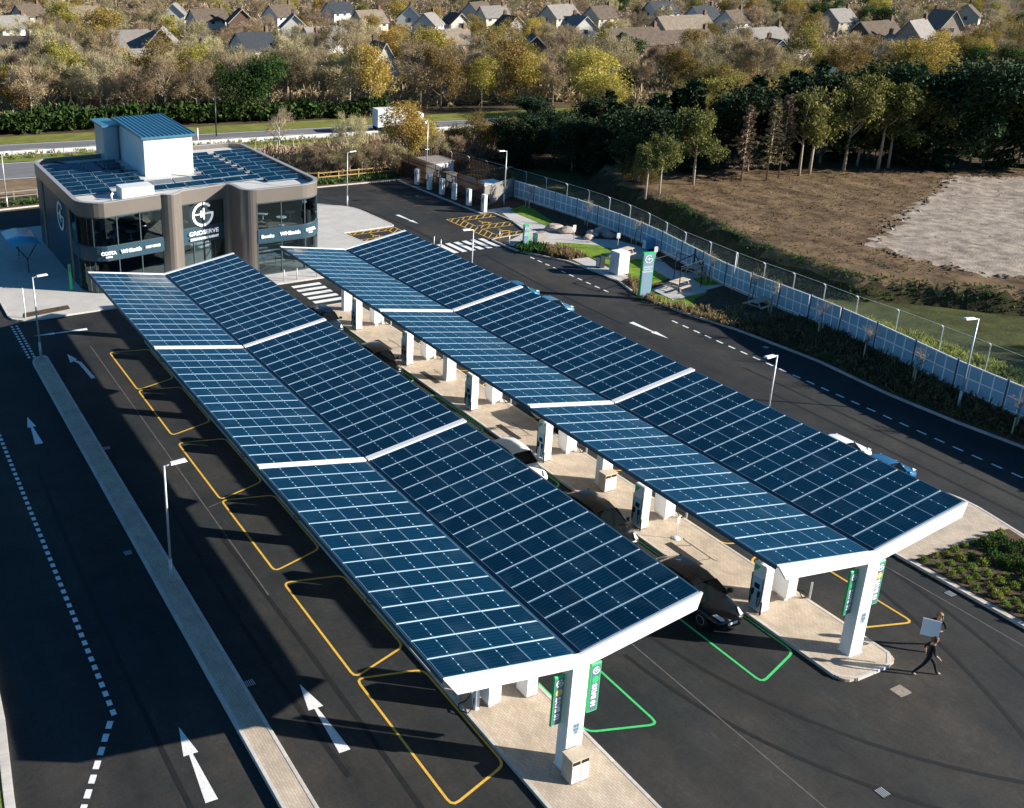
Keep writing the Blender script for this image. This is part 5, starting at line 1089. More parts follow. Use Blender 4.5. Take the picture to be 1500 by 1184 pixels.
def quadleaf(mb, p, d, n_, L, W, mi=0):
    d = d.normalized(); s = d.cross(n_); s = s.normalized() if s.length > 1e-3 else Vector((1, 0, 0))
    a = p-s*W/2; b = p+s*W/2; c = p+d*L
    mb.add([a, b, c+s*W*.25, c-s*W*.25], [(0, 1, 2, 3)], mi)
def rvec(q): 
    while True:
        v = Vector((q.uniform(-1, 1), q.uniform(-1, 1), q.uniform(-1, 1)))
        if .05 < v.length < 1: return v.normalized()
def broadleaf(seed, h, cr, leaves, lsz, twig=900, trunk_h=.28, spread=1.0, density=.55):
    "tapered trunk with limbs plus a crown made of clumps of leaves and fine twigs; returns (trunk mesh builder, crown mesh builder)"
    q = random.Random(seed); tk = MB(); cr_ = MB()
    top = Vector((q.uniform(-.3, .3), q.uniform(-.3, .3), h*.62)); tk.tube([(0, 0, 0), (top.x*.3, top.y*.3, h*trunk_h), top], .017*h, 7, 0, .005*h)
    tips = []
    nl = q.randint(6, 9)
    for i in range(nl):
        t = q.uniform(trunk_h, .58)*h; a = i*2.4+q.uniform(-.4, .4); base = Vector((top.x*t/(.62*h), top.y*t/(.62*h), t)); ln = cr*q.uniform(.65, 1.05)
        end = base+Vector((math.cos(a)*ln*.8, math.sin(a)*ln*.8, ln*q.uniform(.5, 1.1))); mid = base.lerp(end, .5)+Vector((0, 0, -.06*ln))
        tk.tube([base, mid, end], .008*h, 5, 0, .0025*h); tips.append(end)
        for k in range(4):
            s0 = base.lerp(end, q.uniform(.35, .95)); e2 = s0+(rvec(q)+Vector((math.cos(a)*.5, math.sin(a)*.5, .7))).normalized()*cr*q.uniform(.3, .55); tk.tube([s0, e2], .0032*h, 4, 0, .001*h, False); tips.append(e2)
    for k in range(7): e2 = top+(rvec(q)+Vector((0, 0, 1.1))).normalized()*cr*q.uniform(.4, .8); tk.tube([top-Vector((0, 0, q.uniform(0, h*.12))), e2], .004*h, 4, 0, .0012*h, False); tips.append(e2)
    for k in range(twig):
        b = q.choice(tips); s0 = b+rvec(q)*cr*q.uniform(0, .28); d = (rvec(q)+(s0-Vector((0, 0, h*.5))).normalized()*.9+Vector((0, 0, .45))).normalized()
        quadleaf(cr_, s0, d, rvec(q), q.uniform(.5, 1.2)*cr*.24, .028*cr/3)
    clumps = [(t_+rvec(q)*cr*.12, cr*q.uniform(.20, .36)*spread) for t_ in tips if q.random() < density*1.3] or [(tips[0], cr*.3)]
    for k in range(leaves):
        c, rad = q.choice(clumps); v = rvec(q); p = c+v*rad*q.uniform(.45, 1.05); p.z = max(p.z, h*.12)
        sz = lsz*q.uniform(.6, 1.3); quadleaf(cr_, p, rvec(q), rvec(q), sz, sz*.7)
    return tk, cr_
def conifer(seed, h, rad, leaves, lsz, bare=.12, droop=-.25):
    q = random.Random(seed); tk = MB().tube([(0, 0, 0), (q.uniform(-.1, .1), 0, h*.5), (0, 0, h*.97)], .013*h, 7, 0, .002*h); cr_ = MB(); br_ = []
    n = int(h*6)
    for i in range(n):
        t = bare+(1-bare)*(i/n)**.9; z = h*t; r_ = rad*((1-t)**.6)*(q.uniform(.45, 1.15))*(.8+.35*math.sin(t*17+seed))+.12; a = i*2.39996+q.uniform(-.4, .4)
        e_ = Vector((math.cos(a)*r_, math.sin(a)*r_, z+droop*r_*q.uniform(.3, 1.2))); s_ = Vector((0, 0, z)); br_.append((s_, e_, r_))
        if i % 2 == 0: tk.tube([s_, e_], .0022*h, 3, 0, .0006*h, False)
    for k in range(leaves):
        s_, e_, r_ = q.choice(br_) if q.random() > .35 else br_[int(q.random()**1.4*len(br_))]
        t = q.random()**.6; p = s_.lerp(e_, t)+rvec(q)*.22*max(.4, r_*.4); d = ((e_-s_).normalized()+rvec(q)*.8+Vector((0, 0, -.15))); sz = lsz*q.uniform(.6, 1.3)
        quadleaf(cr_, p, d, rvec(q), sz*1.3, sz*.55)
    return tk, cr_
KIND = {}
def variant(kind, i, tkm, crm, tk, cr_): KIND.setdefault(kind, []).append((tk.mesh(kind+'_trunk', tkm, True), cr_.mesh(kind+'_crown', crm)))
for i in range(4): variant('bare', i, BARKG, L_BROWN, *broadleaf(10+i, 10, 3.3, 3200, .14, 3600, density=.8))
for i in range(2): variant('tan', i, BARKP, L_TAN, *broadleaf(30+i, 10, 3.1, 2500, .13, 3800, density=.8))
for i in range(2): variant('yellow', i, BARKG, L_YELLOW, *broadleaf(40+i, 10, 3.5, 7500, .19, 900, .18, 1.25, .75))
for i in range(3): variant('olive', i, BARKG, L_OLIVE, *broadleaf(50+i, 10, 3.4, 6500, .18, 1400, .16, 1.2, .7))
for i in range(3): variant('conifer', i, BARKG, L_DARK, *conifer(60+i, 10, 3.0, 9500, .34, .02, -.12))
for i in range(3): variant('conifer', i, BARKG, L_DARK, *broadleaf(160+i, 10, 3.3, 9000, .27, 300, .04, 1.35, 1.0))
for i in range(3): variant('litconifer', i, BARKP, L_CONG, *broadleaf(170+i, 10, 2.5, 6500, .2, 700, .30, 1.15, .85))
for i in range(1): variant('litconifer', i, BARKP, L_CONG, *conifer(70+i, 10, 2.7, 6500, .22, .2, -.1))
for i in range(1): variant('dead', i, BARKP, L_DEAD, *conifer(80+i, 10, 2.4, 3000, .20, .2, -.05))
for i in range(2): variant('ivy', i, BARK, L_GREEN, *broadleaf(90+i, 10, 3.3, 5200, .27, 200, .05, 1.4, 1.0))
for i in range(1): variant('birch', i, BARKP, L_TAN, *broadleaf(97, 10, 2.2, 250, .10, 1500, .3))
LAB = {'bare': ('leafless brown tree in the woodland beyond the highway', 'leafless brown trees of the far woodland'), 'tan': ('pale tan leafless tree among the far houses and woodland', 'pale tan leafless trees of the far woodland'),
       'yellow': ('golden yellow autumn tree standing out of the brown woodland', 'golden yellow autumn trees'), 'olive': ('olive yellow bushy tree in the woodland', 'olive yellow bushy trees'),
       'conifer': ('dark green conifer beyond the fences', 'dark green conifers'), 'litconifer': ('conifer with bare pale trunk and sunlit green branches at the field edge', 'sunlit conifers at the field edge'),
       'dead': ('brown dying conifer with a pale trunk at the field edge', 'brown dying conifers at the field edge'), 'ivy': ('dense evergreen bushy tree with green leaves', 'dense evergreen bushy trees'), 'birch': ('slender pale bare tree beside the highway behind the building', None)}
NT = {'n': 0}
def tree(kind, x, y, h, z=-.05, wide=1.0, label=None, group=None, name=None):
    q = rnd; tm, cm = q.choice(KIND[kind]); nm = name or {'bare': 'bare_tree', 'tan': 'bare_tree', 'yellow': 'autumn_tree', 'olive': 'autumn_tree', 'conifer': 'conifer_tree', 'litconifer': 'conifer_tree', 'dead': 'conifer_tree', 'ivy': 'evergreen_tree', 'birch': 'birch_tree'}[kind]
    lb, gr = LAB[kind]; o = empty(nm, (x, y, z), q.uniform(0, 6.28), label or lb, 'tree', group or (gr if not label else None)); s = h/10; o.scale = (s*wide*q.uniform(.9, 1.1), s*wide*q.uniform(.9, 1.1), s)
    inst('trunk', tm, o); inst('crown', cm, o); NT['n'] += 1
    return o
def tpx(kind, px, py, top, z=-.05, wide=1.0, **k):
    "tree whose base stands at a photo pixel; height from the pixel of its top"
    p = gp(px, py, z); d = (p-CAM).dot(fwd); h = (py-top)/F*d/math.cos(PITCH)*1.02
    return tree(kind, p.x, p.y, max(2.0, h), z, wide, **k)

# ---- houses of the estate beyond the wood
RT = {'brown': mat('brown_roof_tiles', (.10, .078, .060), .9, .2, vary=.3, vscale=1.2), 'grey': mat('grey_roof_tiles', (.20, .185, .17), .85, .2, vary=.2, vscale=1.2), 'slate': mat('slate_roof', (.030, .036, .042), .6, .3, vary=.2, vscale=1.5), 'stone': mat('stone_roof', (.19, .155, .12), .9, .2, vary=.25, vscale=1.2)}
WL = {'white': mat('white_render', (.60, .57, .52), .85, .2, vary=.06), 'cream': mat('cream_render', (.54, .48, .38), .85, .2, vary=.08), 'brick': mat('brick_wall', (.16, .10, .07), .9, .2, vary=.2, vscale=3), 'stonew': mat('stone_wall', (.33, .28, .22), .9, .2, vary=.2, vscale=2)}
HOUSES = []
WIN = MB().box(-.5, .5, -.05, .02, -.55, .55).mesh('window', mat('house_window', (.05, .07, .085), .15, .5)); WFR = MB().box(-.58, .58, -.02, .03, -.63, .63).mesh('window_frame', WL['white'])
def house(px, py, rot, L, W, wall_, roof_, label, eave=4.8, pitch=42, dormer=0, zr=None):
    L *= .95; W *= .92; eave *= .95
    ridge = eave+W/2*math.tan(R(pitch)); p = gp(px, py, ridge); o = empty('house', (p.x, p.y, -.05), R(rot), label, 'house'); HOUSES.append((p.x, p.y, max(L, W)/2))
    wm = WL[wall_]; l, w2 = L/2, W/2
    MB().add([(-l, -w2, 0), (l, -w2, 0), (l, w2, 0), (-l, w2, 0), (-l, -w2, eave), (l, -w2, eave), (l, w2, eave), (-l, w2, eave), (-l, 0, ridge-.12), (l, 0, ridge-.12)],
             [(0, 1, 5, 4), (2, 3, 7, 6), (1, 2, 6, 9, 5), (3, 0, 4, 8, 7)]).build('wall', wm, o)
    ov = .35; zo = eave-ov*math.tan(R(pitch)); rf = MB()
    rf.add([(-l-ov, -w2-ov, zo), (l+ov, -w2-ov, zo), (l+ov, 0, ridge), (-l-ov, 0, ridge), (-l-ov, w2+ov, zo), (l+ov, w2+ov, zo), (-l-ov, -w2-ov, zo-.18), (l+ov, -w2-ov, zo-.18), (l+ov, 0, ridge-.2), (-l-ov, 0, ridge-.2), (-l-ov, w2+ov, zo-.18), (l+ov, w2+ov, zo-.18)],
           [(0, 1, 2, 3), (3, 2, 5, 4), (6, 9, 8, 7), (9, 10, 11, 8), (0, 6, 7, 1), (4, 5, 11, 10), (0, 3, 9, 6), (3, 4, 10, 9), (1, 7, 8, 2), (2, 8, 11, 5)])
    rf = rf.build('roof', RT[roof_], o)
    for s in (-1, 1):
        MB().add([(s*(l+ov+.02), -w2-ov, zo-.25), (s*(l+ov+.02), 0, ridge-.1), (s*(l+ov+.02), 0, ridge+.06), (s*(l+ov+.02), -w2-ov, zo-.05)], [(0, 1, 2, 3)]).add([(s*(l+ov+.02), w2+ov, zo-.25), (s*(l+ov+.02), 0, ridge-.1), (s*(l+ov+.02), 0, ridge+.06), (s*(l+ov+.02), w2+ov, zo-.05)], [(0, 1, 2, 3)]).build('barge_board', WL['white'], rf)
    ch = MB().box(l-1.1, l-.35, -.35, .35, ridge-.8, ridge+.95).build('chimney', WL['brick'], rf); MB().lathe([(.12, ridge+.95), (.12, ridge+1.25)], 8, l-.72).build('chimney_pot', MATS['brown_timber'], rf)
    for zz in (1.5, 3.9):
        n = max(2, int(L/2.8))
        for k in range(n):
            for s in (-1, 1):
                f = inst('window', WIN, o, (-l+(k+.5)*L/n, s*(w2+.03), zz), (0, 0, 0 if s < 0 else math.pi)); inst('window_frame', WFR, f)
        for s in (-1, 1):
            f = inst('window', WIN, o, (s*(l+.03), 0, zz), (0, 0, s*math.pi/2)); inst('window_frame', WFR, f)
    for k in range(dormer):
        x = -l+(k+1)*L/(dormer+1); zz = eave+.2; d_ = MB().add([(x-.7, -w2*.8, zz), (x+.7, -w2*.8, zz), (x+.7, -w2*.8, zz+1.2), (x, -w2*.8, zz+1.9), (x-.7, -w2*.8, zz+1.2), (x-.7, 0, zz), (x+.7, 0, zz), (x+.7, 0, zz+1.2), (x, 0, zz+1.9), (x-.7, 0, zz+1.2)], [(0, 1, 2, 3, 4), (1, 6, 7, 2), (5, 0, 4, 9), (2, 7, 8, 3), (3, 8, 9, 4)]).build('dormer', WL['white'], rf)
    return o
house(14, 22, 20, 9, 7, 'white', 'grey', 'white house with a grey roof at the wood edge beside a tall yellow tree')
house(12, 52, -25, 10, 8, 'cream', 'brown', 'brown hipped house low among tan trees below the white house')
house(92, 58, 60, 10, 8, 'cream', 'brown', 'house with a dark shaded slope and a brown sunlit slope')
house(196, 43, -5, 10, 8, 'white', 'grey', 'white house with a pale grey roof left of a dark gabled house')
house(237, 39, 70, 9, 8.5, 'brick', 'grey', 'dark brick gabled house with white barge boards and a bright grey slope', pitch=45)
house(222, 70, -3, 14, 7, 'stonew', 'grey', 'long low grey roofed house in front of the gabled brick house', 3.2)
house(303, 12, 10, 11, 7, 'white', 'brown', 'white walled house with a brown roof among tan treetops')
house(352, 12, 75, 9, 8, 'brick', 'brown', 'brick gabled house with white edging beside the brown roofed white house')
house(286, 40, 65, 8, 7, 'brick', 'slate', 'small dark gabled house behind an olive tree')
house(370, 46, 15, 9, 8, 'white', 'slate', 'house with a black slate slope and a white gable end')
house(474, 38, 12, 11, 8, 'white', 'grey', 'white house with a mottled grey roof and a brown annexe')
house(448, 48, 20, 8, 7, 'cream', 'brown', 'brown roofed annexe next to the mottled grey roof')
house(556, 60, 80, 8, 6, 'white', 'stone', 'narrow steep white gable standing above a dark thicket', pitch=58)
house(495, 2, 15, 9, 7, 'white', 'slate', 'white gabled house with a dark roof on the skyline of the estate')
house(628, 18, 40, 8, 7, 'white', 'grey', 'small grey roofed white house beside a yellow tree')
house(668, 18, 80, 8, 6, 'white', 'brown', 'slim white gable among bare trees')
house(655, 42, 10, 12, 7, 'stonew', 'stone', 'long stone coloured roof just above the yellow trees')
house(700, 2, 25, 10, 7, 'white', 'brown', 'white gable and brown roof at the top of the estate')
house(748, 22, 80, 9, 7, 'white', 'brown', 'tall white gable end beside grey bare trees')
house(722, 8, 0, 9, 7, 'cream', 'grey', 'cream house with a grey roof behind the tall white gable')
house(783, 50, 60, 9, 8, 'brick', 'slate', 'dark house with a white edged gable facing the highway')
house(820, 6, 15, 12, 8, 'cream', 'grey', 'grey roofed cream house pair above the dark gabled house')
house(925, 40, 3, 16, 8, 'brick', 'brown', 'long dark brown roof behind the green ivy tree')
house(1003, 43, 2, 15, 8, 'stonew', 'brown', 'stone walled house with a long brown roof', 3.6)
house(968, 1, 3, 10, 8, 'white', 'slate', 'house with a black roof and two white dormers', dormer=2)
house(1030, 8, 5, 9, 8, 'white', 'slate', 'black roofed house beside the two dormer house')
house(1000, 22, 2, 18, 7, 'stonew', 'stone', 'long stone terrace roof between tan trees')
house(1108, 40, 3, 17, 9, 'stonew', 'grey', 'wide grey slate roof beyond the olive hedge', 4.0)
house(1135, 56, 70, 7, 6, 'white', 'slate', 'small dark gable with a pale blue lit side wall', 3.4)
house(1172, 55, 2, 10, 6, 'stonew', 'stone', 'low stone outbuilding right of the small dark gable', 3.0)
house(1285, 30, 5, 13, 8, 'brick', 'brown', 'brown ridged house with a deep shaded front')
house(1345, 28, 20, 12, 8, 'stonew', 'grey', 'grey stone house with steep gables', pitch=50)
house(1385, 14, 70, 9, 7, 'stonew', 'stone', 'tall stone gable at the end of the grey stone house', pitch=52)
for k_, (px_, py_, rt_, wl_, rf_, lb_) in enumerate(((40, 6, 30, 'cream', 'brown', 'brown roofed cream house at the top edge beside the tall yellow tree'), (120, 8, 5, 'stonew', 'stone', 'low stone roof half hidden by tan trees at the estate edge'), (255, 4, 65, 'white', 'grey', 'half hidden white gable behind tan treetops'), (410, 6, 20, 'white', 'brown', 'white house with brown roof behind grey bare trees'), (430, 20, 70, 'white', 'grey', 'small white gable with a grey roof among bare trees'), (540, 14, 10, 'cream', 'stone', 'long cream house with a stone roof below the skyline gable'), (600, 8, 60, 'white', 'slate', 'white gable with slate roof beside the far yellow tree'), (850, 22, 75, 'white', 'grey', 'narrow white gable behind tan treetops above the dark gabled house'), (880, 8, 10, 'cream', 'brown', 'cream house with a wide brown roof behind tan trees'), (1075, 14, 15, 'white', 'brown', 'white house with brown roof beside the green thicket'), (1420, 6, 30, 'cream', 'brown', 'brown roofed house behind the tall stone gable'), (1230, 12, 5, 'stonew', 'grey', 'grey roof just above the green thicket'))):
    house(px_, py_, rt_, 9, 7.5, wl_, rf_, lb_)
house(1310, 50, 50, 8, 6, 'cream', 'stone', 'cream gable among golden trees below the stone house')

# ---- woodland
def near_house(x, y, m):
    for hx, hy_, r_ in HOUSES:
        v = Vector((x-hx, y-hy_)); tocam = (Vector((CAM.x, CAM.y))-Vector((hx, hy_))).normalized(); f_ = v.dot(tocam); s_ = abs(v.x*tocam.y-v.y*tocam.x)
        if -m < f_ < 26 and s_ < r_+1.5 and f_ > -5: return f_
        if v.length < r_+2: return 0.1
    return None
CNT = {}
q = random.Random(21)
for py, sp in ((178, 33), (166, 35), (152, 36), (139, 37), (126, 38), (113, 39), (101, 41), (89, 43), (77, 46), (66, 48), (57, 44), (48, 44), (39, 44), (30, 45), (21, 46), (12, 48), (3, 50)):
    px = -20+q.uniform(0, sp)
    while px < 1530:
        x = px+q.uniform(-.3, .3)*sp; y = py+q.uniform(-5, 5); px += sp*q.uniform(.8, 1.2)
        p = gp(x, y, 0); 
        if p.y < 136-.15*p.x or (p.x > 84 and p.y < 100-.05*p.x): continue
        if field_z(p.x, p.y) > .3 and p.x < 149: continue
        nh = near_house(p.x, p.y, 6)
        if nh is not None and (nh < 10 or q.random() < .6): continue
        h = q.uniform(7.0, 12) if y > 90 else q.uniform(6.0, 9.5)
        if nh is not None: h = q.uniform(2.5, 4.2)
        r_ = q.random(); yel = .10+.20*max(0, min(1, (x-300)/300))*(1 if y > 60 else .5)
        k = 'yellow' if r_ < yel*.35 else ('olive' if r_ < yel*1.15 else ('tan' if r_ < yel*1.15+(.34 if y > 60 else .42) else ('ivy' if r_ > .99 else 'bare')))
        if x > 1190 and y < 45 and r_ > .5: k = 'ivy' if x < 1330 else 'olive'
        CNT[k] = CNT.get(k, 0)+1
        if CNT[k] > 145: continue
        tree(k, p.x, p.y, h)
for a in (('yellow', 142, 92, 16), ('yellow', 95, 50, 4), ('olive', 120, 96, 40), ('yellow', 632, 128, 45), ('yellow', 655, 110, 58), ('yellow', 178, 120, 70), ('olive', 600, 118, 66), ('yellow', 440, 110, 62), ('yellow', 865, 170, 75), ('olive', 845, 128, 60), ('yellow', 885, 180, 110), ('conifer', 908, 130, 58), ('ivy', 912, 128, 62), ('conifer', 330, 118, 78),
          ('yellow', 1345, 150, 62), ('yellow', 1310, 148, 78), ('olive', 1240, 130, 66), ('ivy', 1420, 120, 70), ('ivy', 1480, 125, 72), ('yellow', 1470, 100, 62), ('olive', 1090, 130, 80), ('ivy', 1215, 45, 8), ('ivy', 1260, 42, 10), ('ivy', 1160, 30, 0), ('ivy', 1130, 28, 0), ('ivy', 700, 30, 0), ('yellow', 585, 40, 4), ('tan', 170, 60, 12), ('tan', 215, 45, 5), ('ivy', 560, 118, 88), ('ivy', 590, 120, 90)):
    tpx(*a, wide=1.25)
# trees between the highway and the forecourt
for a in (('yellow', 595, 250, 150, .9), ('yellow', 612, 246, 175, .9), ('olive', 660, 232, 185, 1), ('olive', 690, 235, 172, 1.1), ('yellow', 712, 225, 178, 1.0), ('olive', 735, 238, 175, 1.1), ('bare', 640, 245, 195, 1), ('bare', 470, 262, 212, 1.2), ('bare', 495, 262, 215, 1.2), ('bare', 530, 260, 208, 1.2), ('bare', 555, 256, 205, 1.2), ('bare', 575, 256, 212, 1.2), ('bare', 448, 260, 215, 1.1), ('tan', 512, 258, 160, .8), ('bare', 675, 242, 200, 1.2)):
    tpx(a[0], a[1], a[2], a[3], .05, a[4], label={'yellow': 'yellow leaved young tree behind the slim charger row', 'olive': 'olive bush tree between the compound and the highway', 'bare': 'low brown bush behind the post and rail fence', 'tan': 'pale leafless sapling by the highway verge'}[a[0]], group='trees and bushes between forecourt and highway')
tpx('birch', 409, 243, 146, .05, .9)
# conifer belt at the field's far edge
q = random.Random(5)
for a in (('conifer', 762, 238, 185), ('conifer', 790, 228, 172), ('conifer', 812, 240, 168), ('conifer', 838, 250, 175), ('conifer', 860, 246, 178), ('conifer', 890, 262, 160), ('conifer', 915, 255, 155), ('conifer', 935, 268, 162), ('conifer', 955, 250, 148), ('conifer', 985, 240, 140), ('conifer', 1005, 250, 132), ('litconifer', 965, 288, 190), ('litconifer', 945, 292, 205), ('litconifer', 1015, 272, 150), ('olive', 930, 292, 225),
          ('conifer', 1050, 245, 150), ('conifer', 1075, 240, 140), ('conifer', 1095, 252, 132), ('dead', 1085, 268, 165), ('dead', 1122, 266, 158), ('dead', 1140, 262, 150), ('conifer', 1150, 240, 118), ('litconifer', 1170, 258, 125), ('litconifer', 1185, 256, 118), ('conifer', 1200, 240, 112), ('litconifer', 1235, 252, 100), ('litconifer', 1255, 244, 108), ('conifer', 1270, 236, 98), ('litconifer', 1285, 250, 105), ('conifer', 1315, 240, 112), ('litconifer', 1300, 248, 125), ('olive', 1340, 244, 130), ('conifer', 1360, 246, 125), ('conifer', 1395, 246, 100), ('ivy', 1420, 246, 110), ('conifer', 1440, 246, 95), ('olive', 1465, 245, 108), ('conifer', 1490, 246, 92), ('ivy', 1510, 248, 110), ('conifer', 1535, 252, 105)):
    px, py = a[1], a[2]
    z = PH-.1 if px > 930 else 0
    tpx(a[0], px, py, a[3], z, 1.15 if a[0] == 'conifer' else 1.0, label='golden green leafy tree at the corner of the rough field' if a[0] == 'olive' and px < 1000 else None)
for k in range(75):
    px = q.uniform(752, 1520); py = q.uniform(160, 240) if px > 1000 else q.uniform(200, 250)
    tpx(q.choice(['conifer', 'conifer', 'olive', 'olive'] if px > 1000 else ['conifer', 'conifer', 'olive']), px, py, py-q.uniform(42, 75), 0 if px < 930 else PH-.1, 1.2)

for (x, y, h) in ((66, 4, 7.5), (70.5, 0.5, 8), (62, 7, 6.5), (58, 5.5, 6.5), (74, -3, 8), (64, -1, 7), (78, -1, 8)): tree('bare' if h < 7 else 'olive', x, y, h, 1.0 if x < 70 else 1.9, 1.2)
# ---- ground cover masses
def tuft_mass(name, pts, m, n, lo, hi, wdt, seed, zf=lambda x, y: 0.1, up=1.0, parent=None):
    q = random.Random(seed); mb = MB(); P = pts
    xs = [p[0] for p in P]; ys = [p[1] for p in P]; k = 0; tries = 0
    while k < n and tries < n*30:
        tries += 1; x, y = q.uniform(min(xs), max(xs)), q.uniform(min(ys), max(ys))
        if sdist(x, y, P) < 0: continue
        if mn.noise(Vector((x*.6, y*.6, seed))) < -.15 and q.random() < .7: continue
        z = zf(x, y); h = q.uniform(lo, hi)
        for b in range(7):
            d = (rvec(q)*(1.1-up*.5)+Vector((0, 0, up))).normalized(); quadleaf(mb, Vector((x+q.uniform(-.15, .15)*wdt*4, y+q.uniform(-.15, .15)*wdt*4, z+h*q.uniform(0, .5))), d, rvec(q), h*q.uniform(.5, 1), wdt*q.uniform(.6, 1.4))
        k += 1
    o = mb.build(name, m, parent, kind='stuff')
    if not parent: tag(o, {'hedge': None}.get(name), None)
    return o
def stuff(o, label, cat): o['label'] = label; o['category'] = cat; o['kind'] = 'stuff'
eb = [p for p in kerb_east[:11]]; bank_poly = [(p[0]+.35, p[1]) for p in eb if p[1] < 31 and p[1] > -25]+[(37.8, 31)]+[(p[0]-.2, p[1]) for p in reversed(fence_base) if p[1] < 31]+[(39, -12)]
stuff(tuft_mass('shrub_cover', bank_poly, L_HEATH, 2400, .25, .55, .09, 1, lambda x, y: ez(x, y)-.05, .6), 'low brown and dark green shrubs covering the planted bank before the white fence', 'shrubs')
stuff(tuft_mass('green_ground_cover', bank_poly, L_SHRUB, 700, .2, .4, .09, 2, lambda x, y: ez(x, y)-.05, .5), 'green patches scattered through the brown shrubs of the planted bank', 'shrubs')
stuff(tuft_mass('grass_clumps', G((918, 402), (935, 412), (940, 432), (1000, 448), (1055, 455), (1090, 448), (1130, 462), (1160, 500), (1100, 488), (1010, 462), (945, 442), (925, 428)), L_STRAW, 520, .25, .45, .06, 3, lambda x, y: .1, 1.1), 'straw coloured ornamental grasses along the kerb around the totem sign', 'grasses')
stuff(tuft_mass('grass_clumps', G((800, 362), (822, 362), (860, 378), (835, 381), (798, 374)), L_STRAW, 260, .3, .6, .06, 4, lambda x, y: .1, 1.1), 'straw coloured grasses in the bed behind the small totem', 'grasses')
stuff(tuft_mass('leafy_shrubs', G((757, 362), (772, 356), (800, 362), (797, 373), (765, 370)), L_GREEN, 330, .3, .55, .10, 5, lambda x, y: .1, .6), 'bright green leafy shrubs at the foot of the small totem', 'shrubs')
stuff(tuft_mass('weeds', [(50.5, 52), (47.8, 46), (46.5, 36), (45.2, 28), (44.4, 20), (43.5, 11), (42, 0), (45.5, 2), (46.6, 14), (46.9, 22), (47.0, 28), (48.6, 38), (51.5, 52)], leafmat('rough_grass', (.12, .15, .025), (.40, .42, .11), .1, .3, 1), 3800, .15, .45, .05, 6, lambda x, y: fz(y)*.85, 1.0), 'rough sunlit grass and weeds between the chain-link fence and the field bank', 'grass')
stuff(tuft_mass('weeds', [(53.5, 57), (52, 46), (50, 40), (48.8, 33), (49, 28), (53, 24.5), (60, 18), (62.5, 20.5), (55, 27.5), (52, 31), (52, 40), (55.5, 52), (57, 58)], L_SHRUB, 1300, .10, .26, .06, 7, lambda x, y: field_z(x, y), .8), 'dark weeds growing on the shaded bank of the rough field', 'weeds')
stuff(tuft_mass('dry_grass', [(57, 60), (53, 42), (52.5, 33), (56, 28.5), (62, 24), (70, 18), (112, 40), (100, 52), (84, 59), (72, 62)], leafmat('dry_field_grass', (.07, .048, .026), (.30, .22, .11), .1, .3, .5), 6500, .06, .2, .05, 14, lambda x, y: field_z(x, y)+(-9 if sdist(x, y, patch) > -.3 else 0), .8), 'sparse dry grass and weeds scattered over the rough brown field', 'grass')
stuff(tuft_mass('hedge', [(-60, 143.5), (-60, 149), (40, 135), (62, 128.5), (62, 125.5), (40, 129.5)], L_GREEN, 6500, .5, 1.1, .34, 8, lambda x, y: max(0, 1.5+1.6*mn.noise(Vector((x*.12, y*.2, 4)))+rnd.uniform(-1.2, .6)), .15), 'long green ivy hedge along the far side of the highway', 'hedge')
stuff(tuft_mass('undergrowth', [(-40, 148), (-40, 190), (120, 170), (250, 150), (250, 105), (110, 112), (95, 126)], L_BROWN, 9000, .8, 2.4, .26, 9, lambda x, y: 0, .4), 'brown undergrowth filling the woodland beyond the highway', 'undergrowth')
def house_z(x, y):
    n_ = near_house(x, y, 4); return rnd.uniform(0, 1.2) if n_ is not None else rnd.uniform(0, 4.2)*(.6+.4*mn.noise(Vector((x*.08, y*.08, 1))))
stuff(tuft_mass('far_scrub', [(-40, 205), (30, 450), (150, 520), (420, 330), (300, 120), (200, 120), (120, 175)], L_TAN, 13000, .7, 2.0, .34, 13, house_z, .3), 'tan leafless scrub and hedges filling the gardens between the far houses', 'scrub')
stuff(tuft_mass('scrub', [(20, 93.5), (31, 88.4), (56, 88), (72, 100), (60, 103), (30, 103)], L_BROWN, 2600, .6, 2.0, .20, 10, lambda x, y: 0, .6), 'brown leafless scrub behind the post and rail fence', 'scrub')
stuff(tuft_mass('bed_plants', [(-40, 89.6), (25, 91), (27.5, 88), (29.3, 85.2), (41, 84.6), (41, 86.2), (29, 86.9), (22, 91.6), (-40, 92)], L_SHRUB, 1100, .3, .6, .09, 11, lambda x, y: .1, .7), 'green and straw low plants along the northern kerb', 'shrubs')
stuff(tuft_mass('verge_tufts', [(-60, 125), (90, 102.5), (90, 106), (-60, 129)], leafmat('verge_tuft', (.14, .14, .04), (.34, .31, .11), .1, .3, 1), 1500, .2, .5, .09, 12, lambda x, y: .05, 1.0), 'tufted yellow green grass on the central reservation of the highway', 'grass')
# countable low shrubs in rows in the planted island bed
def shrub_mesh(seed, r_, h, n, m, lw):
    q = random.Random(seed); mb = MB()
    for k in range(n):
        v = rvec(q); v.z = abs(v.z); p = Vector((v.x*r_, v.y*r_, v.z*h))*q.uniform(.55, 1); quadleaf(mb, p, v+Vector((0, 0, .6))+rvec(q)*.5, rvec(q), lw*2*q.uniform(.6, 1.3), lw)
    return mb.mesh('foliage', m)
SHR = [shrub_mesh(i, .20, .27, 150, L_LIME, .045) for i in range(3)]; SHG = [shrub_mesh(9+i, .40, .5, 260, L_SHRUB, .06) for i in range(3)]; STEM = MB().tube([(0, 0, 0), (0, 0, .25)], .02, 5).mesh('stem', BARK)
q = random.Random(8)
def shrub(me, x, y, label, group, s=1.0):
    o = empty('shrub', (x, y, .15), q.uniform(0, 6), label, 'shrub', group); o.scale = (s, s, s); inst('foliage', me, o); inst('stem', STEM, o)
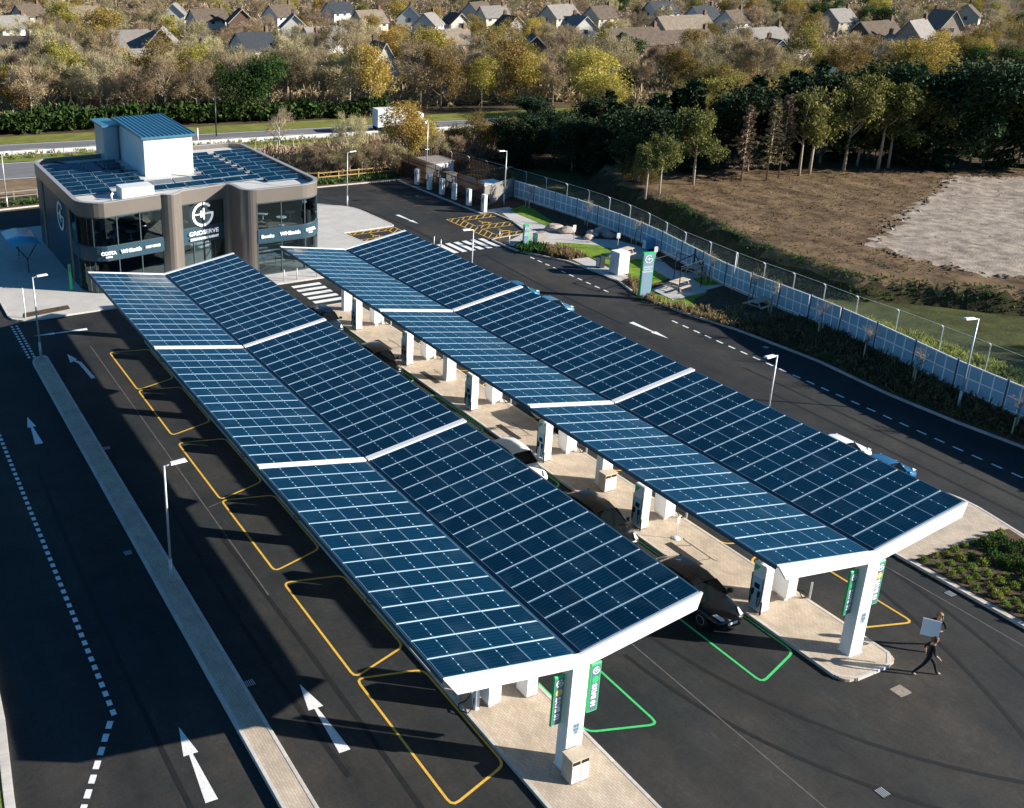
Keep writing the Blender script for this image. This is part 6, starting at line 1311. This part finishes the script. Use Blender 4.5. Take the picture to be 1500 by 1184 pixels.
for i in range(9):
    for jx in range(13):
        x = 22.75+i*.68+q.uniform(-.08, .08)+.2*(jx % 2); y = 3.0-jx*.62+q.uniform(-.08, .08)
        g_ = mn.noise(Vector((x*.35, y*.35, 2)))
        if x > 28.4: continue
        if 25.0 < x < 27.8 and -3 < y < 2.6:
            if (i*2+jx) % 3 != 0: shrub(q.choice(SHG), x, y, 'dark green bushy shrub in the middle of the island planting bed', 'dark shrubs in the island bed', q.uniform(.8, 1.15))
        else: shrub(q.choice(SHR), x, y, 'small lime green tufted shrub set in rows in the island planting bed', 'lime shrubs in the island bed', q.uniform(.8, 1.2))
# staked saplings along the white fence
SAP = [broadleaf(200+i, 3.2, .7, 60, .06, 160, .4) for i in range(2)]; SAPM = [(a.mesh('stem', BARKG, True), b.mesh('twigs', L_BROWN)) for a, b in SAP]; STK = MB().tube([(-.25, 0, 0), (-.25, 0, 1.0)], .04, 6).tube([(.25, 0, 0), (.25, 0, 1.0)], .04, 6).mesh('stake', TIMBL)
for (x, y) in ((38.9, 9.4), (39.6, 16.4), (40.3, 20.6), (41.3, 25.0), (42.3, 30.4), (43.2, 33.0), (44.2, 38.6), (46.3, 50.2), (46.6, 57.5), (45.6, 66)):
    o = empty('staked_sapling', (x, y, ez(x, y)-.02), q.uniform(0, 3), 'young leafless sapling tied to timber stakes before the white fence', 'sapling', 'staked saplings along the white fence'); s = q.choice(SAPM); inst('stem', s[0], o); inst('twigs', s[1], o)['kind'] = 'stuff'; inst('stake', STK, o)
o = empty('fallen_log', (*gp(990, 297, .8)[:2], .75), .3, 'pale felled log lying at the edge of the rough field', 'log'); MB().tube([(-1.4, 0, 0), (0, .15, .05), (1.4, -.1, .1)], .2, 8).build('trunk', BARKP, o, True); MB().tube([(-.6, 0, .1), (-.9, .5, .35)], .07, 6).build('branch_stub', BARKP, o)
# ---- highway: lorry and signs
p = gp(566, 190, 0); LY = empty('lorry', (p.x, hy(122, p.x)-1.5, .03), -.149, 'white box lorry on the far carriageway of the highway', 'lorry')
MB().cbox(-3.0, 2.4, -1.2, 1.2, 1.0, 3.5, .04).build('cargo_box', WHITE2, LY); MB().cbox(2.5, 4.2, -1.1, 1.1, .6, 2.7, .15).build('cab', WHITE2, LY); MB().box(4.15, 4.22, -.9, .9, 1.6, 2.4).build('windscreen', CARGL, LY); MB().box(-3, 4, -1.0, 1.0, .6, .95).build('chassis', BLACK, LY)
for x in (-2.2, -1.1, 3.3):
    for s in (-1, 1): MB().lathe([(.3, -.14), (.48, -.12), (.48, .12), (.3, .14)], 14).build('wheel', BLACK, LY, True, loc=(x, s*1.0, .48), rot=(R(90), 0, 0))
p = gp(1203, 150, 2); o = empty('road_sign', (p.x, p.y, 0), R(-25), 'dark back of a tall road sign above the conifers', 'road sign'); MB().box(-1.5, 1.5, -.05, .05, 3.6, 7.4).build('sign_board', GREY, o); MB().box(-1.55, 1.55, .05, .07, 3.55, 7.45).build('sign_rim', GREEN, o)
for s in (-1, 1): MB().tube([(s*.8, .12, 0), (s*.8, .12, 7.2)], .08, 8).build('post', GALV, o)
for (px, py, h, lb) in ((317, 200, 3.4, 'dark lamp column beside the highway behind the building tower'), (290, 208, 1.2, 'short white marker post beside the highway behind the building')):
    p = gp(px, py, 0); o = empty('roadside_post', (p.x, p.y, 0), 0, lb, 'post'); MB().tube([(0, 0, 0), (0, 0, h*1.6)], .1, 8).build('post', DARKM if h > 2 else WHITE2, o, True)
    if h > 2: MB().box(-.7, .7, -.1, .1, h*1.6, h*1.6+.15).build('lamp_head', DARKM, o)
print('trees', NT['n'], 'objects', len(bpy.data.objects), 'tris approx', sum(len(m.polygons) for m in bpy.data.meshes)*2)
